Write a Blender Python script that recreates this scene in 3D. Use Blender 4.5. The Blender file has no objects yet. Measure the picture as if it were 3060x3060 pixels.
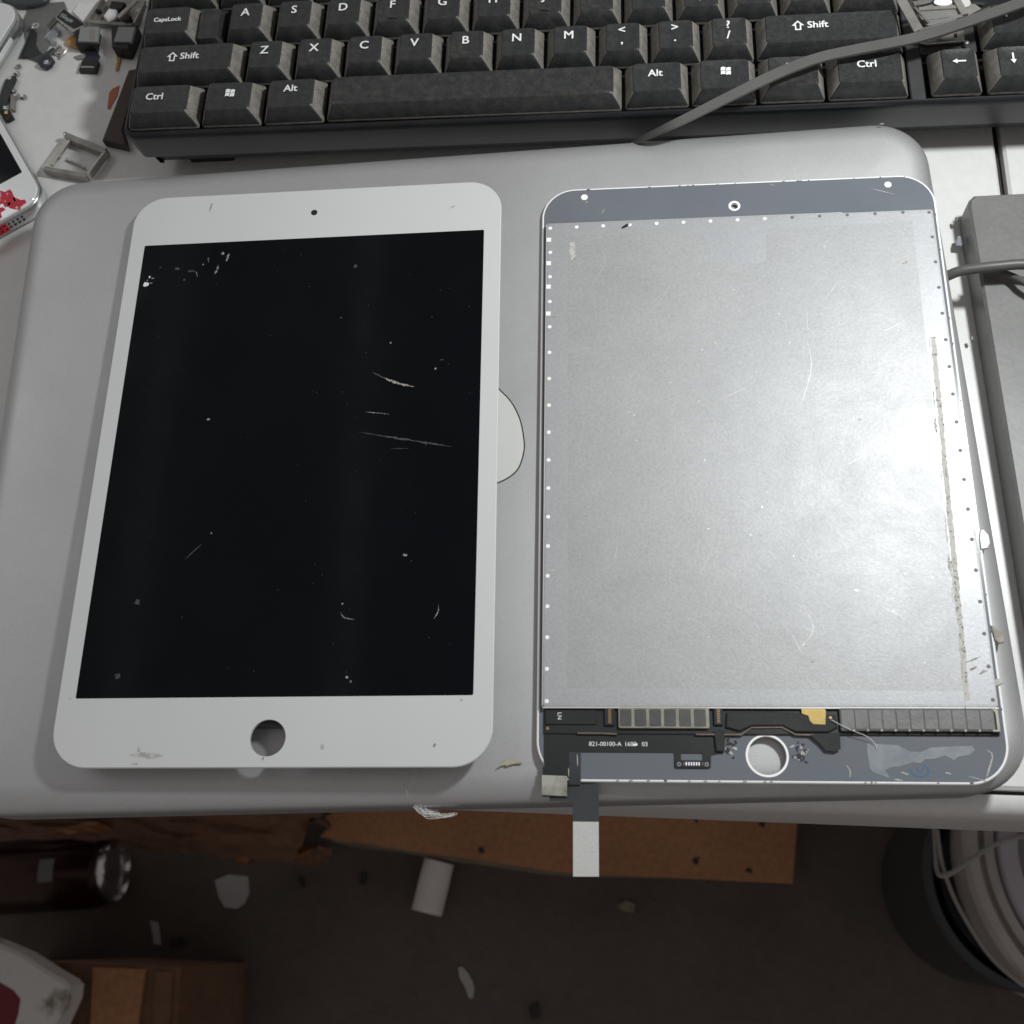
import bpy, bmesh, math, random
from mathutils import Vector, Matrix

random.seed(7)
sc = bpy.context.scene
C = sc.collection
MM = 0.001

# ------------------------------------------------------------------ camera
CAM_R = ((0.99554101, 0.01044954, -0.09374911),
         (0.02384351, 0.93369617, 0.35727153),
         (0.09126651, -0.35791377, 0.92928368))
CAM_C = (162.1186, -64.9844, 349.9349)          # millimetres
FPX = 3300.0
cam = bpy.data.cameras.new('camera')
cam.sensor_fit = 'HORIZONTAL'
cam.sensor_width = 36.0
cam.lens = 36.0 * FPX / 3060.0
cam.clip_start = 0.01
cam.clip_end = 50
cam.dof.use_dof = True
cam.dof.focus_distance = 0.372
cam.dof.aperture_fstop = 21.0
camo = bpy.data.objects.new('camera', cam)
C.objects.link(camo)
m = Matrix.Identity(4)
for i in range(3):
    for j in range(3):
        m[i][j] = CAM_R[j][i]
    m[i][3] = CAM_C[i] * MM
camo.matrix_world = m
sc.camera = camo

# ------------------------------------------------------------------ light
w = bpy.data.worlds.new('World')
sc.world = w
w.use_nodes = True
bg = w.node_tree.nodes['Background']
bg.inputs[0].default_value = (1.0, 0.945, 0.925, 1)
bg.inputs[1].default_value = 0.215


def area(name, loc, target, size, power, col, size_y=None):
    l = bpy.data.lights.new(name, 'AREA')
    l.shape = 'DISK' if size_y is None else 'RECTANGLE'
    l.size = size
    if size_y:
        l.size_y = size_y
    l.energy = power
    l.color = col
    o = bpy.data.objects.new(name, l)
    C.objects.link(o)
    o.location = Vector(loc) * MM
    d = (Vector(target) - Vector(loc)).normalized()
    o.rotation_euler = d.to_track_quat('-Z', 'Y').to_euler()
    return o


area('desk_lamp_light', (368, 190, 360), (150, 90, 30), 0.045, 1.62, (0.97, 1.0, 1.0))
area('fill_light', (-1450, 900, 1700), (120, 80, 0), 1.3, 3.5, (0.95, 0.98, 1.0), 0.5)  # added soft fill from out of view, lifts the side away from the lamp
# added unseen dim strips, only to put faint reflection bands into the black glass
area('reflection_strip_light', (-360, 900, 1760), (-360, 900, 0), 0.045, 0.06, (0.85, 0.92, 1.0), 1.5)
area('reflection_strip_light', (-800, 900, 1760), (-800, 900, 0), 0.06, 0.06, (0.85, 0.92, 1.0), 1.5)

sc.view_settings.view_transform = 'Standard'
sc.view_settings.look = 'None'
sc.view_settings.exposure = 0.0
sc.view_settings.gamma = 1.0
sc.view_settings.use_curve_mapping = False


# ------------------------------------------------------------------ helpers
def at(u, v, z):
    """point of the place that the photograph shows at (u, v), at height z (mm)"""
    a, b = (u - 1530) / FPX, -(v - 1530) / FPX
    d = [CAM_R[0][i] * a + CAM_R[1][i] * b - CAM_R[2][i] for i in range(3)]
    t = (z - CAM_C[2]) / d[2]
    return (CAM_C[0] + d[0] * t, CAM_C[1] + d[1] * t, z)


def link_obj(name, mesh, mat, parent=None, loc=None, rot=None, label=None, cat=None, group=None, kind=None):
    o = bpy.data.objects.new(name, mesh)
    C.objects.link(o)
    if mat is not None and mesh is not None and not mesh.materials:
        mesh.materials.append(mat)
    if parent:
        o.parent = parent
    if loc:
        o.location = Vector(loc) * MM
    if rot:
        o.rotation_euler = rot
    tag(o, label, cat, group, kind)
    return o


def tag(o, label=None, cat=None, group=None, kind=None):
    if label: o['label'] = label
    if cat: o['category'] = cat
    if group: o['group'] = group
    if kind: o['kind'] = kind
    return o


def thing(name, label, cat, loc=(0, 0, 0), rot=(0, 0, 0), group=None):
    o = bpy.data.objects.new(name, None)
    o.empty_display_size = 0.01
    C.objects.link(o)
    o.location = Vector(loc) * MM
    o.rotation_euler = rot
    return tag(o, label, cat, group)


def mesh_from(name, verts, faces, smooth=None):
    me = bpy.data.meshes.new(name)
    me.from_pydata([(x * MM, y * MM, z * MM) for x, y, z in verts], [], faces)
    me.update()
    bm = bmesh.new(); bm.from_mesh(me)
    bmesh.ops.recalc_face_normals(bm, faces=bm.faces)
    bm.to_mesh(me); bm.free()
    if smooth is not None:
        for p in me.polygons: p.use_smooth = True
        me.set_sharp_from_angle(angle=math.radians(smooth))
    return me


def rrect(x0, y0, x1, y1, r, n=6):
    pts = []
    for cx, cy, a0 in ((x1 - r, y1 - r, 0), (x0 + r, y1 - r, 90), (x0 + r, y0 + r, 180), (x1 - r, y0 + r, 270)):
        for k in range(n + 1):
            a = math.radians(a0 + 90 * k / n)
            pts.append((cx + r * math.cos(a), cy + r * math.sin(a)))
    return pts


def circ(cx, cy, r, n=32, ry=None):
    ry = ry or r
    return [(cx + r * math.cos(2 * math.pi * k / n), cy + ry * math.sin(2 * math.pi * k / n)) for k in range(n)]


def offset(poly, d):
    """move every point of a ccw outline inwards by d"""
    n = len(poly); out = []
    for i in range(n):
        a, b, c = poly[i - 1], poly[i], poly[(i + 1) % n]
        e1 = (b[0] - a[0], b[1] - a[1]); e2 = (c[0] - b[0], c[1] - b[1])
        l1 = math.hypot(*e1) or 1e-9; l2 = math.hypot(*e2) or 1e-9
        nx, ny = -e1[1] / l1 - e2[1] / l2, e1[0] / l1 + e2[0] / l2
        l = math.hypot(nx, ny) or 1e-9
        k = d / max(0.35, l / 2)
        out.append((b[0] + nx / l * k, b[1] + ny / l * k))
    return out


def plate(name, outer, z0, z1, holes=(), bevel=0.0, smooth=35):
    """flat piece with thickness, holes and an eased upper edge"""
    bm = bmesh.new()

    def ring(pts, z): return [bm.verts.new((x * MM, y * MM, z * MM)) for x, y in pts]

    def loop_edges(vs): return [bm.edges.new((vs[i], vs[(i + 1) % len(vs)])) for i in range(len(vs))]

    def wall(a, b):
        for i in range(len(a)):
            j = (i + 1) % len(a)
            bm.faces.new((a[i], a[j], b[j], b[i]))
    lo = ring(outer, z0)
    if bevel:
        mid = ring(outer, z1 - bevel); hi = ring(offset(outer, bevel), z1)
        wall(lo, mid); wall(mid, hi)
    else:
        hi = ring(outer, z1); wall(lo, hi)
    hl, hh = [], []
    for h in holes:
        a = ring(h, z0); b = ring(h, z1); wall(b, a); hl.append(a); hh.append(b)
    if holes:
        for base, hs in ((hi, hh), (lo, hl)):
            ed = [bm.edges.get((v, base[(i + 1) % len(base)])) for i, v in enumerate(base)]
            for h in hs:
                ed += [bm.edges.get((v, h[(i + 1) % len(h)])) for i, v in enumerate(h)]
            bmesh.ops.triangle_fill(bm, edges=ed, use_beauty=True, use_dissolve=False, normal=(0, 0, 1))
    else:
        bm.faces.new(hi); bm.faces.new(lo)
    bmesh.ops.recalc_face_normals(bm, faces=bm.faces)
    me = bpy.data.meshes.new(name); bm.to_mesh(me); bm.free()
    if smooth:
        for p in me.polygons: p.use_smooth = True
        me.set_sharp_from_angle(angle=math.radians(smooth))
    return me


def loft(name, rings, cap0=True, cap1=True, smooth=40):
    n = len(rings[0]); v = []; f = []
    for r in rings: v += r
    for k in range(len(rings) - 1):
        for i in range(n):
            j = (i + 1) % n
            f.append((k * n + i, k * n + j, (k + 1) * n + j, (k + 1) * n + i))
    if cap0: f.append(tuple(range(n))[::-1])
    if cap1: f.append(tuple((len(rings) - 1) * n + i for i in range(n)))
    return mesh_from(name, v, f, smooth)


def box(name, x0, y0, z0, x1, y1, z1, bevel=0.3):
    b = min(bevel, (x1 - x0) / 3, (y1 - y0) / 3, (z1 - z0) / 3)
    return plate(name, rrect(x0, y0, x1, y1, max(b, .02), 2), z0, z1, bevel=b)


def catmull(p, sub=8):
    p = [Vector(q) for q in p]
    p = [p[0] * 2 - p[1]] + p + [p[-1] * 2 - p[-2]]
    out = []
    for i in range(1, len(p) - 2):
        for k in range(sub):
            t = k / sub
            a, b, c, d = p[i - 1], p[i], p[i + 1], p[i + 2]
            out.append(0.5 * (2 * b + (c - a) * t + (2 * a - 5 * b + 4 * c - d) * t * t + (3 * b - a - 3 * c + d) * t ** 3))
    out.append(p[-2]); return out


def sweep(name, path, section, up=(0, 0, 1), sub=8, smooth=60, taper=None):
    """section = list of (side, up) offsets in mm"""
    pts = catmull(path, sub) if sub else [Vector(q) for q in path]
    rings = []; up = Vector(up)
    for i, q in enumerate(pts):
        t = (pts[min(i + 1, len(pts) - 1)] - pts[max(i - 1, 0)]).normalized()
        s = t.cross(up)
        if s.length < 1e-4: s = Vector((1, 0, 0))
        s.normalize(); u = s.cross(t).normalized()
        k = taper(i / (len(pts) - 1)) if taper else 1.0
        rings.append([tuple(q + s * a * k + u * b * k) for a, b in section])
    return loft(name, rings, smooth=smooth)


def tube(name, path, r, n=10, sub=8, taper=None):
    return sweep(name, path, circ(0, 0, r, n), sub=sub, taper=taper)


def lathe(name, prof, n=64, smooth=35):
    rings = [[(r * math.cos(2 * math.pi * k / n), r * math.sin(2 * math.pi * k / n), z) for k in range(n)] for r, z in prof]
    return loft(name, rings, cap0=False, cap1=False, smooth=smooth)


# text: one evaluation of the font curve per string
_text = {}


def text_mesh(s, size, bold=0.0, z=0.0):
    key = (s, size, bold)
    if key in _text: return _text[key]
    cu = bpy.data.curves.new('lettering', 'FONT')
    cu.body = s; cu.size = size * MM; cu.align_x = 'CENTER'; cu.align_y = 'CENTER'
    cu.resolution_u = 3
    ob = bpy.data.objects.new('lettering', cu); C.objects.link(ob)
    dg = bpy.context.evaluated_depsgraph_get(); dg.update()
    me = bpy.data.meshes.new_from_object(ob.evaluated_get(dg))
    bpy.data.objects.remove(ob); bpy.data.curves.remove(cu)
    if bold:                                       # heavier strokes: a few copies of the outline set side by side
        bm = bmesh.new()
        for k, (dx, dy) in enumerate(((-1, -.6), (1, -.6), (-1, .6), (1, .6), (0, 0))):
            b2 = bmesh.new(); b2.from_mesh(me)
            for v in b2.verts: v.co += Vector((dx * bold * MM, dy * bold * MM, k * .008 * MM))
            m2 = bpy.data.meshes.new('lettering'); b2.to_mesh(m2); b2.free(); bm.from_mesh(m2); bpy.data.meshes.remove(m2)
        bm.to_mesh(me); bm.free()
    _text[key] = me
    return me


# ------------------------------------------------------------------ materials
def mat(name, col, rough=0.5, metal=0.0, var=0.0, scale=40, col2=None, thr=None, bump=0.0, bscale=800, coat=0.0, rvar=0.0,
        spec=0.5, fine=0.0, fscale=1500, stretch=None, distort=0.0, det=6, nr=.6):
    M = bpy.data.materials.new(name); M.use_nodes = True
    nt = M.node_tree; N = nt.nodes; L = nt.links
    P = N['Principled BSDF']
    P.inputs['Base Color'].default_value = (*col, 1)
    P.inputs['Roughness'].default_value = rough
    P.inputs['Metallic'].default_value = metal
    P.inputs['Specular IOR Level'].default_value = spec
    if coat:
        P.inputs['Coat Weight'].default_value = coat; P.inputs['Coat Roughness'].default_value = 0.04
    tc = N.new('ShaderNodeTexCoord'); vec = tc.outputs['Object']
    if stretch:
        mp = N.new('ShaderNodeMapping'); mp.inputs['Scale'].default_value = stretch
        L.new(vec, mp.inputs['Vector']); vec = mp.outputs['Vector']

    def noise(s, detail=6, r=0.6):
        n = N.new('ShaderNodeTexNoise'); n.inputs['Scale'].default_value = s; n.inputs['Detail'].default_value = detail
        n.inputs['Roughness'].default_value = r; n.inputs['Distortion'].default_value = distort
        L.new(vec, n.inputs['Vector']); return n.outputs['Fac']

    def ramp(inp, a, b):
        r = N.new('ShaderNodeMapRange'); r.inputs['From Min'].default_value = a; r.inputs['From Max'].default_value = b
        L.new(inp, r.inputs['Value']); return r.outputs['Result']
    cur = None
    if var or col2:
        c2 = col2 or tuple(min(1, c * (1 + var)) for c in col)
        c1 = col if col2 else tuple(c * (1 - var) for c in col)
        mx = N.new('ShaderNodeMix'); mx.data_type = 'RGBA'
        mx.inputs[6].default_value = (*c1, 1); mx.inputs[7].default_value = (*c2, 1)
        a, b = thr or (0.3, 0.7)
        L.new(ramp(noise(scale, det, nr), a, b), mx.inputs[0]); cur = mx.outputs[2]
    if fine:
        mx = N.new('ShaderNodeMix'); mx.data_type = 'RGBA'; mx.blend_type = 'MULTIPLY'
        mx.inputs[0].default_value = 1.0
        g = ramp(noise(fscale, 2, .5), 0.3, 0.7)
        cr = N.new('ShaderNodeMapRange'); cr.inputs['To Min'].default_value = 1 - fine; cr.inputs['To Max'].default_value = 1 + fine
        L.new(g, cr.inputs['Value'])
        if cur: L.new(cur, mx.inputs[6])
        else: mx.inputs[6].default_value = (*col, 1)
        L.new(cr.outputs['Result'], mx.inputs[7]); cur = mx.outputs[2]
    if cur: L.new(cur, P.inputs['Base Color'])
    if rvar:
        r = N.new('ShaderNodeMapRange'); r.inputs['From Min'].default_value = .3; r.inputs['From Max'].default_value = .7
        r.inputs['To Min'].default_value = max(0, rough - rvar); r.inputs['To Max'].default_value = min(1, rough + rvar)
        L.new(noise(scale * 1.7, det, nr), r.inputs['Value']); L.new(r.outputs['Result'], P.inputs['Roughness'])
    if bump:
        bp = N.new('ShaderNodeBump'); bp.inputs['Strength'].default_value = bump; bp.inputs['Distance'].default_value = 0.0003
        L.new(noise(bscale, 4), bp.inputs['Height']); L.new(bp.outputs['Normal'], P.inputs['Normal'])
    return M


M = {}
M['desk'] = mat('desk_laminate', (.66, .66, .645), .34, var=.05, scale=12, col2=(.70, .70, .685), bump=.06, bscale=300, fine=.03, fscale=300)
M['gap'] = mat('dark_gap', (.03, .028, .025), .8)
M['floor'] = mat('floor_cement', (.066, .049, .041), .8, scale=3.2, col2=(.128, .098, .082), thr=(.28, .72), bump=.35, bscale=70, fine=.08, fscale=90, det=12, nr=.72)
M['lid'] = mat('anodised_aluminium', (.475, .477, .48), .47, .68, scale=6, col2=(.53, .532, .535), rvar=.06, fine=.06, fscale=2600, bump=.10, bscale=2500, det=12, nr=.75)
M['lidscuff'] = mat('lid_scuff', (.55, .555, .56), .5, .6, scale=900, col2=(.48, .485, .49), thr=(.4, .6))
M['emblem'] = mat('emblem_white', (.60, .60, .58), .3)
M['white_glass'] = mat('white_bezel_glass', (.60, .615, .612), .12, scale=20, col2=(.62, .632, .628), coat=.2, spec=.35)
M['glass_edge'] = mat('glass_edge', (.92, .93, .92), .15, spec=.7)
M['screen'] = mat('black_display', (.0010, .0020, .0032), .10, scale=25, col2=(.0022, .0032, .0048), rvar=.05, spec=.19)
M['black'] = mat('black_plastic', (.010, .010, .011), .45)
M['steel'] = mat('backlight_steel', (.415, .419, .421), .50, .30, scale=17, col2=(.348, .352, .354), thr=(.34, .68), rvar=.07, fine=.07, fscale=1000, bump=.14, bscale=1500, distort=.4, spec=.32, det=14, nr=.82)
M['steel_frame'] = mat('backlight_steel_clean', (.428, .436, .447), .47, .34, scale=17, col2=(.375, .383, .394), thr=(.32, .68), rvar=.05, fine=.06, fscale=1000, bump=.10, bscale=1500, spec=.35, det=14, nr=.8)
M['steel_edge'] = mat('steel_edge', (.86, .86, .85), .30, .6)
M['blue_back'] = mat('glass_back_bluegrey', (.140, .155, .178), .2, scale=30, col2=(.162, .177, .198), coat=.3)
M['white_pad'] = mat('white_pad', (.95, .95, .93), .5)
M['dimple'] = mat('shaded_dimple', (.13, .128, .132), .6)
M['flex'] = mat('black_flex', (.014, .016, .016), .38, scale=60, col2=(.022, .025, .025), bump=.1, bscale=300)
M['flexgrey'] = mat('grey_flex', (.038, .042, .047), .35, scale=50, col2=(.05, .055, .06), bump=.15, bscale=250)
M['stiff'] = mat('stiffener_grey', (.50, .50, .48), .5, scale=60, col2=(.56, .56, .54), fine=.06)
M['stiff_old'] = mat('stiffener_stained', (.42, .42, .36), .6, scale=160, col2=(.18, .18, .15), thr=(.5, .72))
M['tin'] = mat('tinned_frame', (.36, .35, .30), .4, .5, scale=200, col2=(.24, .23, .19))
M['cell'] = mat('absorber_dark', (.055, .055, .052), .5, scale=150, col2=(.085, .083, .078), bump=.25, bscale=500)
M['cell2'] = mat('absorber_grey', (.13, .128, .127), .42, scale=150, col2=(.18, .177, .175), bump=.3, bscale=500)
M['gold'] = mat('gold_pad', (.78, .58, .22), .3, .9, scale=200, col2=(.55, .40, .15))
M['copper'] = mat('copper_edge', (.20, .155, .13), .45, .4, scale=200, col2=(.12, .08, .06))
M['foam'] = mat('black_foam', (.018, .019, .020), .75, bump=.5, bscale=500, scale=90, col2=(.03, .03, .03))
M['film'] = mat('torn_film', (.30, .32, .34), .22, scale=120, col2=(.20, .22, .25), bump=.6, bscale=260)
M['pen'] = mat('blue_pen', (.03, .10, .24), .5)
M['residue'] = mat('adhesive_residue', (.50, .49, .455), .8, scale=900, col2=(.13, .12, .10), thr=(.55, .66))
M['residue_dark'] = mat('adhesive_dirt', (.20, .185, .16), .8, scale=900, col2=(.42, .41, .38), thr=(.4, .6))
M['smear'] = mat('pale_smear', (.34, .38, .41), .6, scale=1600, col2=(.03, .035, .04), thr=(.42, .58))
M['smear_white'] = mat('white_paint_chip', (.80, .82, .80), .6)
M['smear_tan'] = mat('tan_glue', (.42, .40, .32), .6, scale=900, col2=(.12, .11, .09))
M['scratch'] = mat('scratch_mark', (.085, .09, .095), .6, scale=900, col2=(.012, .014, .016))
M['scuff'] = mat('bright_scuff', (.62, .62, .61), .45, .5)
M['grime'] = mat('brown_grime', (.20, .17, .13), .7, scale=500, col2=(.55, .53, .49), thr=(.4, .62))
M['greysmear'] = mat('grey_smear', (.36, .36, .32), .5, scale=520, col2=(.56, .57, .56), thr=(.42, .60))
M['key'] = mat('key_plastic', (.022, .024, .026), .38, scale=420, col2=(.066, .063, .056), thr=(.42, .92), bump=.30, bscale=2200, rvar=.12, fine=.22, fscale=2800, det=10, nr=.75)
M['key_dust'] = mat('key_plastic_dusty', (.023, .025, .026), .41, scale=300, col2=(.085, .079, .068), thr=(.44, .90), bump=.30, bscale=2200, rvar=.12, fine=.25, fscale=2800, det=10, nr=.75)
M['key_side'] = mat('key_side_dust', (.25, .235, .205), .75, scale=230, col2=(.12, .115, .10), thr=(.3, .7), bump=.25, bscale=1500, fine=.3, fscale=2000)
M['web'] = mat('keyboard_web', (.030, .031, .032), .5, scale=60, col2=(.055, .054, .050), thr=(.4, .8), bump=.12, bscale=1500)
M['case'] = mat('keyboard_case', (.010, .011, .013), .36, scale=60, col2=(.022, .023, .025), thr=(.45, .8), bump=.12, bscale=1500, fine=.2)
M['legend'] = mat('legend_white', (.86, .88, .86), .5)
M['cable'] = mat('grey_cable', (.085, .083, .079), .45, scale=60, col2=(.105, .103, .097))
M['graybox'] = mat('grey_plastic', (.135, .135, .130), .42, scale=35, col2=(.17, .17, .165), bump=.25, bscale=160, fine=.08, fscale=700)
M['phone_white'] = mat('phone_white_glass', (.76, .77, .78), .08, coat=.4)
M['alu'] = mat('bright_aluminium', (.74, .77, .77), .24, .9, scale=60, col2=(.62, .65, .65))
M['metal'] = mat('sheet_metal', (.66, .65, .61), .28, .9, scale=90, col2=(.40, .39, .36), rvar=.1)
M['metal_dull'] = mat('dull_metal', (.36, .35, .32), .45, .6, scale=120, col2=(.22, .21, .19))
M['red'] = mat('red_paint', (.50, .012, .035), .45, scale=420, col2=(.70, .60, .60), thr=(.58, .64))
M['paper'] = mat('paper_white', (.74, .74, .74), .8, bump=.1, bscale=150)
M['wood'] = mat('dark_wood', (.040, .027, .021), .6, scale=60, col2=(.062, .042, .033), stretch=(1, .15, 1))
M['orange'] = mat('orange_tape', (.42, .11, .04), .5)
M['amber'] = mat('amber_flex', (.42, .24, .05), .35)
M['navy'] = mat('navy_part', (.020, .022, .035), .35)
M['greycap'] = mat('grey_metal_cap', (.30, .31, .31), .4, .4)
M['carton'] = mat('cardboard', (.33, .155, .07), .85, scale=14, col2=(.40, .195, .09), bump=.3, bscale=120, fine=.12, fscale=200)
M['carton_dark'] = mat('cardboard_dark_shaded', (.135, .068, .040), .85, scale=14, col2=(.18, .095, .055), bump=.4, bscale=80, fine=.15, fscale=120)  # dark board, tone lowered further to stand for weak light under the desk
M['kraft'] = mat('carton_edge', (.26, .20, .155), .9, scale=70, col2=(.17, .13, .10))
M['tape'] = mat('brown_tape', (.20, .08, .024), .25, scale=30, col2=(.28, .115, .035), bump=.8, bscale=60)
M['canred'] = mat('can_red', (.040, .010, .007), .3, .5, scale=60, col2=(.028, .008, .006))
M['tincan'] = mat('can_rim', (.62, .60, .60), .22, .95)
M['tubewhite'] = mat('tube_paper', (.72, .66, .65), .8, scale=30, col2=(.66, .60, .58))
M['scrap'] = mat('scrap_paper', (.42, .39, .38), .85, bump=.2, bscale=60)
M['chipwhite'] = mat('chipped_white_paint', (.66, .63, .59), .7, scale=38, col2=(.20, .18, .15), thr=(.56, .70), bump=.5, bscale=100)
M['darkred'] = mat('dark_red_vinyl', (.16, .005, .012), .5)
M['bucket'] = mat('bucket_plastic', (.52, .47, .44), .45, scale=14, col2=(.32, .27, .23), thr=(.4, .7), stretch=(1, 1, 2.5))
M['bucket_dark'] = mat('bucket_black_rubber', (.018, .020, .028), .5, scale=20, col2=(.05, .05, .06), thr=(.5, .75))
M['bucket_blue'] = mat('bucket_blue_grey', (.06, .07, .082), .4, scale=25, col2=(.085, .09, .10))
M['bucket_side'] = mat('bucket_side_shaded', (.036, .031, .028), .8)  # tub side, colour darkened to stand for the shade it lies in
M['lilac'] = mat('lilac_plastic', (.50, .47, .52), .4)
M['cord'] = mat('pale_cord', (.34, .31, .28), .7)
M['fibre'] = mat('white_fibre', (.75, .75, .73), .8)
M['flake'] = mat('grey_flake', (.50, .50, .48), .6, scale=300, col2=(.32, .31, .29))
M['flake_dark'] = mat('brown_flake', (.16, .145, .12), .6, scale=400, col2=(.36, .34, .30))
M['flake_clear'] = mat('clear_flake', (.40, .41, .41), .3, scale=300, col2=(.30, .30, .30))
M['tan_flake'] = mat('tan_flake', (.46, .43, .33), .7, scale=400, col2=(.26, .23, .17))

# ================================================================== floor and desk
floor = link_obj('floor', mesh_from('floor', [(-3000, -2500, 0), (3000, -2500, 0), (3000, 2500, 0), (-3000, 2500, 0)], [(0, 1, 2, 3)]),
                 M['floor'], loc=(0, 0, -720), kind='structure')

DA = math.atan(-0.0365)                       # run of the desk front
desk = thing('desk', 'white laminate desk with a rounded front edge, under laptop and keyboard', 'desk', (115, -25.3, -38), (0, 0, DA))
link_obj('top_panel', plate('top_panel', rrect(-900, 8.5, 183, 700, 2, 3), 4, 38, bevel=1.0), M['desk'], desk)
link_obj('top_panel', plate('top_panel', rrect(186, 8.5, 800, 700, 2, 3), 4, 37.6, bevel=1.0), M['desk'], desk)
link_obj('core', box('core', -895, 3, 1, 795, 690, 33), M['gap'], desk)
prof = [(0 + 0.0, 0), (0, 30), (0.6, 33.5), (2.2, 36.3), (4.6, 37.8), (6.6, 37.8), (6.9, 37.3), (6.9, 0)]
rings = [[(x, a, b) for a, b in prof] for x in (-900, 800)]
link_obj('front_edge', loft('front_edge', rings, smooth=40), M['desk'], desk)

# ================================================================== laptop
LR = math.radians(1.3)
laptop = thing('laptop', 'closed silver aluminium laptop lying under the two screen panels', 'laptop', (114.5, 85.2, 0), (math.radians(1.15), 0, LR))
LW, LH, LZ = 323.0, 229.5, 27.6


def lid_rings(x, y, r, prof):
    return [[(a, b, z) for a, b in rrect(-x + i, -y + i, x - i, y - i, max(r - i, 2), 10)] for i, z in prof]


pl = [(2.6, LZ - 8.4), (0.9, LZ - 8.2), (0.15, LZ - 7.2), (0, LZ - 6.0)]
for k in range(1, 11):
    t = math.pi / 2 * k / 10
    pl.append((9.5 * (1 - math.cos(t)), LZ - 6.0 + 5.6 * math.sin(t)))
pl += [(15, LZ - .12), (26, LZ)]
link_obj('lid', loft('lid', lid_rings(LW / 2, LH / 2, 18, pl), smooth=60), M['lid'], laptop)
pb = [(9, 1.5), (4, 2.2), (1.2, 5.0), (0.3, 9.0), (0.3, LZ - 10.2), (0.8, LZ - 9.4), (3, LZ - 9.2)]
link_obj('base', loft('base', lid_rings(LW / 2, LH / 2, 18, pb), smooth=60), M['lid'], laptop)
em = [(125.9, 102.6), (129.9, 97.6), (132.6, 91.4), (133.7, 85.0), (133.8, 80.6), (132.4, 75.4), (130.1, 72.4), (125.9, 70.0), (119, 68), (111, 67.5), (102, 68), (95, 73), (90, 80), (89, 88), (92, 97), (98, 104), (106, 107.5), (112, 107), (119, 107)]
em = [tuple(q)[:2] for q in catmull([(x - 114.5, y - 85.2, 0) for x, y in em], 4)][:-1]
if sum(em[i - 1][0] * em[i][1] - em[i][0] * em[i - 1][1] for i in range(len(em))) < 0: em = em[::-1]
link_obj('emblem_gap', plate('emblem_gap', offset(em, -.45), LZ - .3, LZ + .05), M['gap'], laptop)
link_obj('emblem', plate('emblem', em, LZ - .3, LZ + .10, bevel=.05), M['emblem'], laptop)


# ---- small irregular marks (lid marks follow below)
def blob(r, n=9, jag=.35, sx=1.0, sy=1.0, rot=0):
    o = []
    for k in range(n):
        a = 2 * math.pi * k / n; q = r * (1 + random.uniform(-jag, jag))
        x, y = q * math.cos(a) * sx, q * math.sin(a) * sy
        o.append((x * math.cos(rot) - y * math.sin(rot), x * math.sin(rot) + y * math.cos(rot)))
    return o


def streak(p, w, jag=.5, n=10):
    """irregular sliver along the polyline p (2-D)"""
    q = catmull([(x, y, 0) for x, y in p], n) if len(p) > 2 else [Vector((p[0][0] + (p[1][0] - p[0][0]) * k / n, p[0][1] + (p[1][1] - p[0][1]) * k / n, 0)) for k in range(n + 1)]
    A, B = [], []
    for i, a in enumerate(q):
        t = (q[min(i + 1, len(q) - 1)] - q[max(i - 1, 0)]).normalized(); nrm = Vector((-t.y, t.x, 0))
        k = math.sin(math.pi * (i + .4) / (len(q) - .2)) ** .8 * w / 2 * .72
        A.append(tuple((a + nrm * k * (1 + random.uniform(-jag, jag)))[:2])); B.append(tuple((a - nrm * k * (1 + random.uniform(-jag, jag)))[:2]))
    return B + A[::-1]


for k in range(70):                              # dust and chips on the lid
    x, y = random.uniform(-142, 138), random.uniform(-92, 92)
    mt = random.choice(['flake', 'greysmear', 'flake_dark', 'lidscuff', 'lidscuff'])
    r_ = random.uniform(.12, .34)
    link_obj('dust_speck', plate('dust_speck', [(x + a, y + b) for a, b in blob(r_, 6)], LZ - .05, LZ + .04, smooth=None), M[mt], laptop)
for k in range(34):                              # faint rubbed streaks
    x, y = random.choice([random.uniform(-140, -122), random.uniform(13, 20)]), random.uniform(-85, 88)
    a_ = random.gauss(0, .35); l_ = random.uniform(1.5, 6)
    st_ = streak([(x, y), (x + l_ * math.cos(a_), y + l_ * math.sin(a_))], random.uniform(.15, .5))
    if sum(st_[i - 1][0] * st_[i][1] - st_[i][0] * st_[i - 1][1] for i in range(len(st_))) < 0: st_ = st_[::-1]
    link_obj('rub_mark', plate('rub_mark', st_, LZ - .05, LZ + .02, smooth=None), M['lidscuff'], laptop)

# ================================================================== left screen panel, face up
PX, PY, PZ = 0.0, 0.0, 34.0
left = thing('tablet_screen', 'white-framed tablet screen assembly lying face up with a black display', 'screen panel', (PX, PY, PZ - 3.2), group='tablet screen panels on the laptop')
G = 3.2                                          # local height of the glass face
out = rrect(-5.5, -20.6, 126.2, 180.7, 11.5, 14)
scr = rrect(0, 0, 120.4, 160.5, .5, 3)
home = circ(60.3, -12.0, 5.35, 40)
link_obj('bezel', plate('bezel', out, G - 1.05, G, holes=(scr, home), bevel=.28), M['white_glass'], left)
link_obj('frame_edge', plate('frame_edge', offset(out, .12), G - 1.5, G - 1.06, holes=(offset(circ(60.3, -12, 5.5, 40), 0),)), M['glass_edge'], left)
link_obj('display', plate('display', rrect(.02, .02, 120.38, 160.48, .5, 3), G - 1.0, G - .03), M['screen'], left)
link_obj('backlight', plate('backlight', rrect(-3, -4, 123.6, 163, 1, 2), .2, G - 1.51), M['steel'], left)
link_obj('driver_board', box('driver_board', 3, -8, -4.2, 118, -1, G - 1.6), M['flex'], left)
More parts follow.
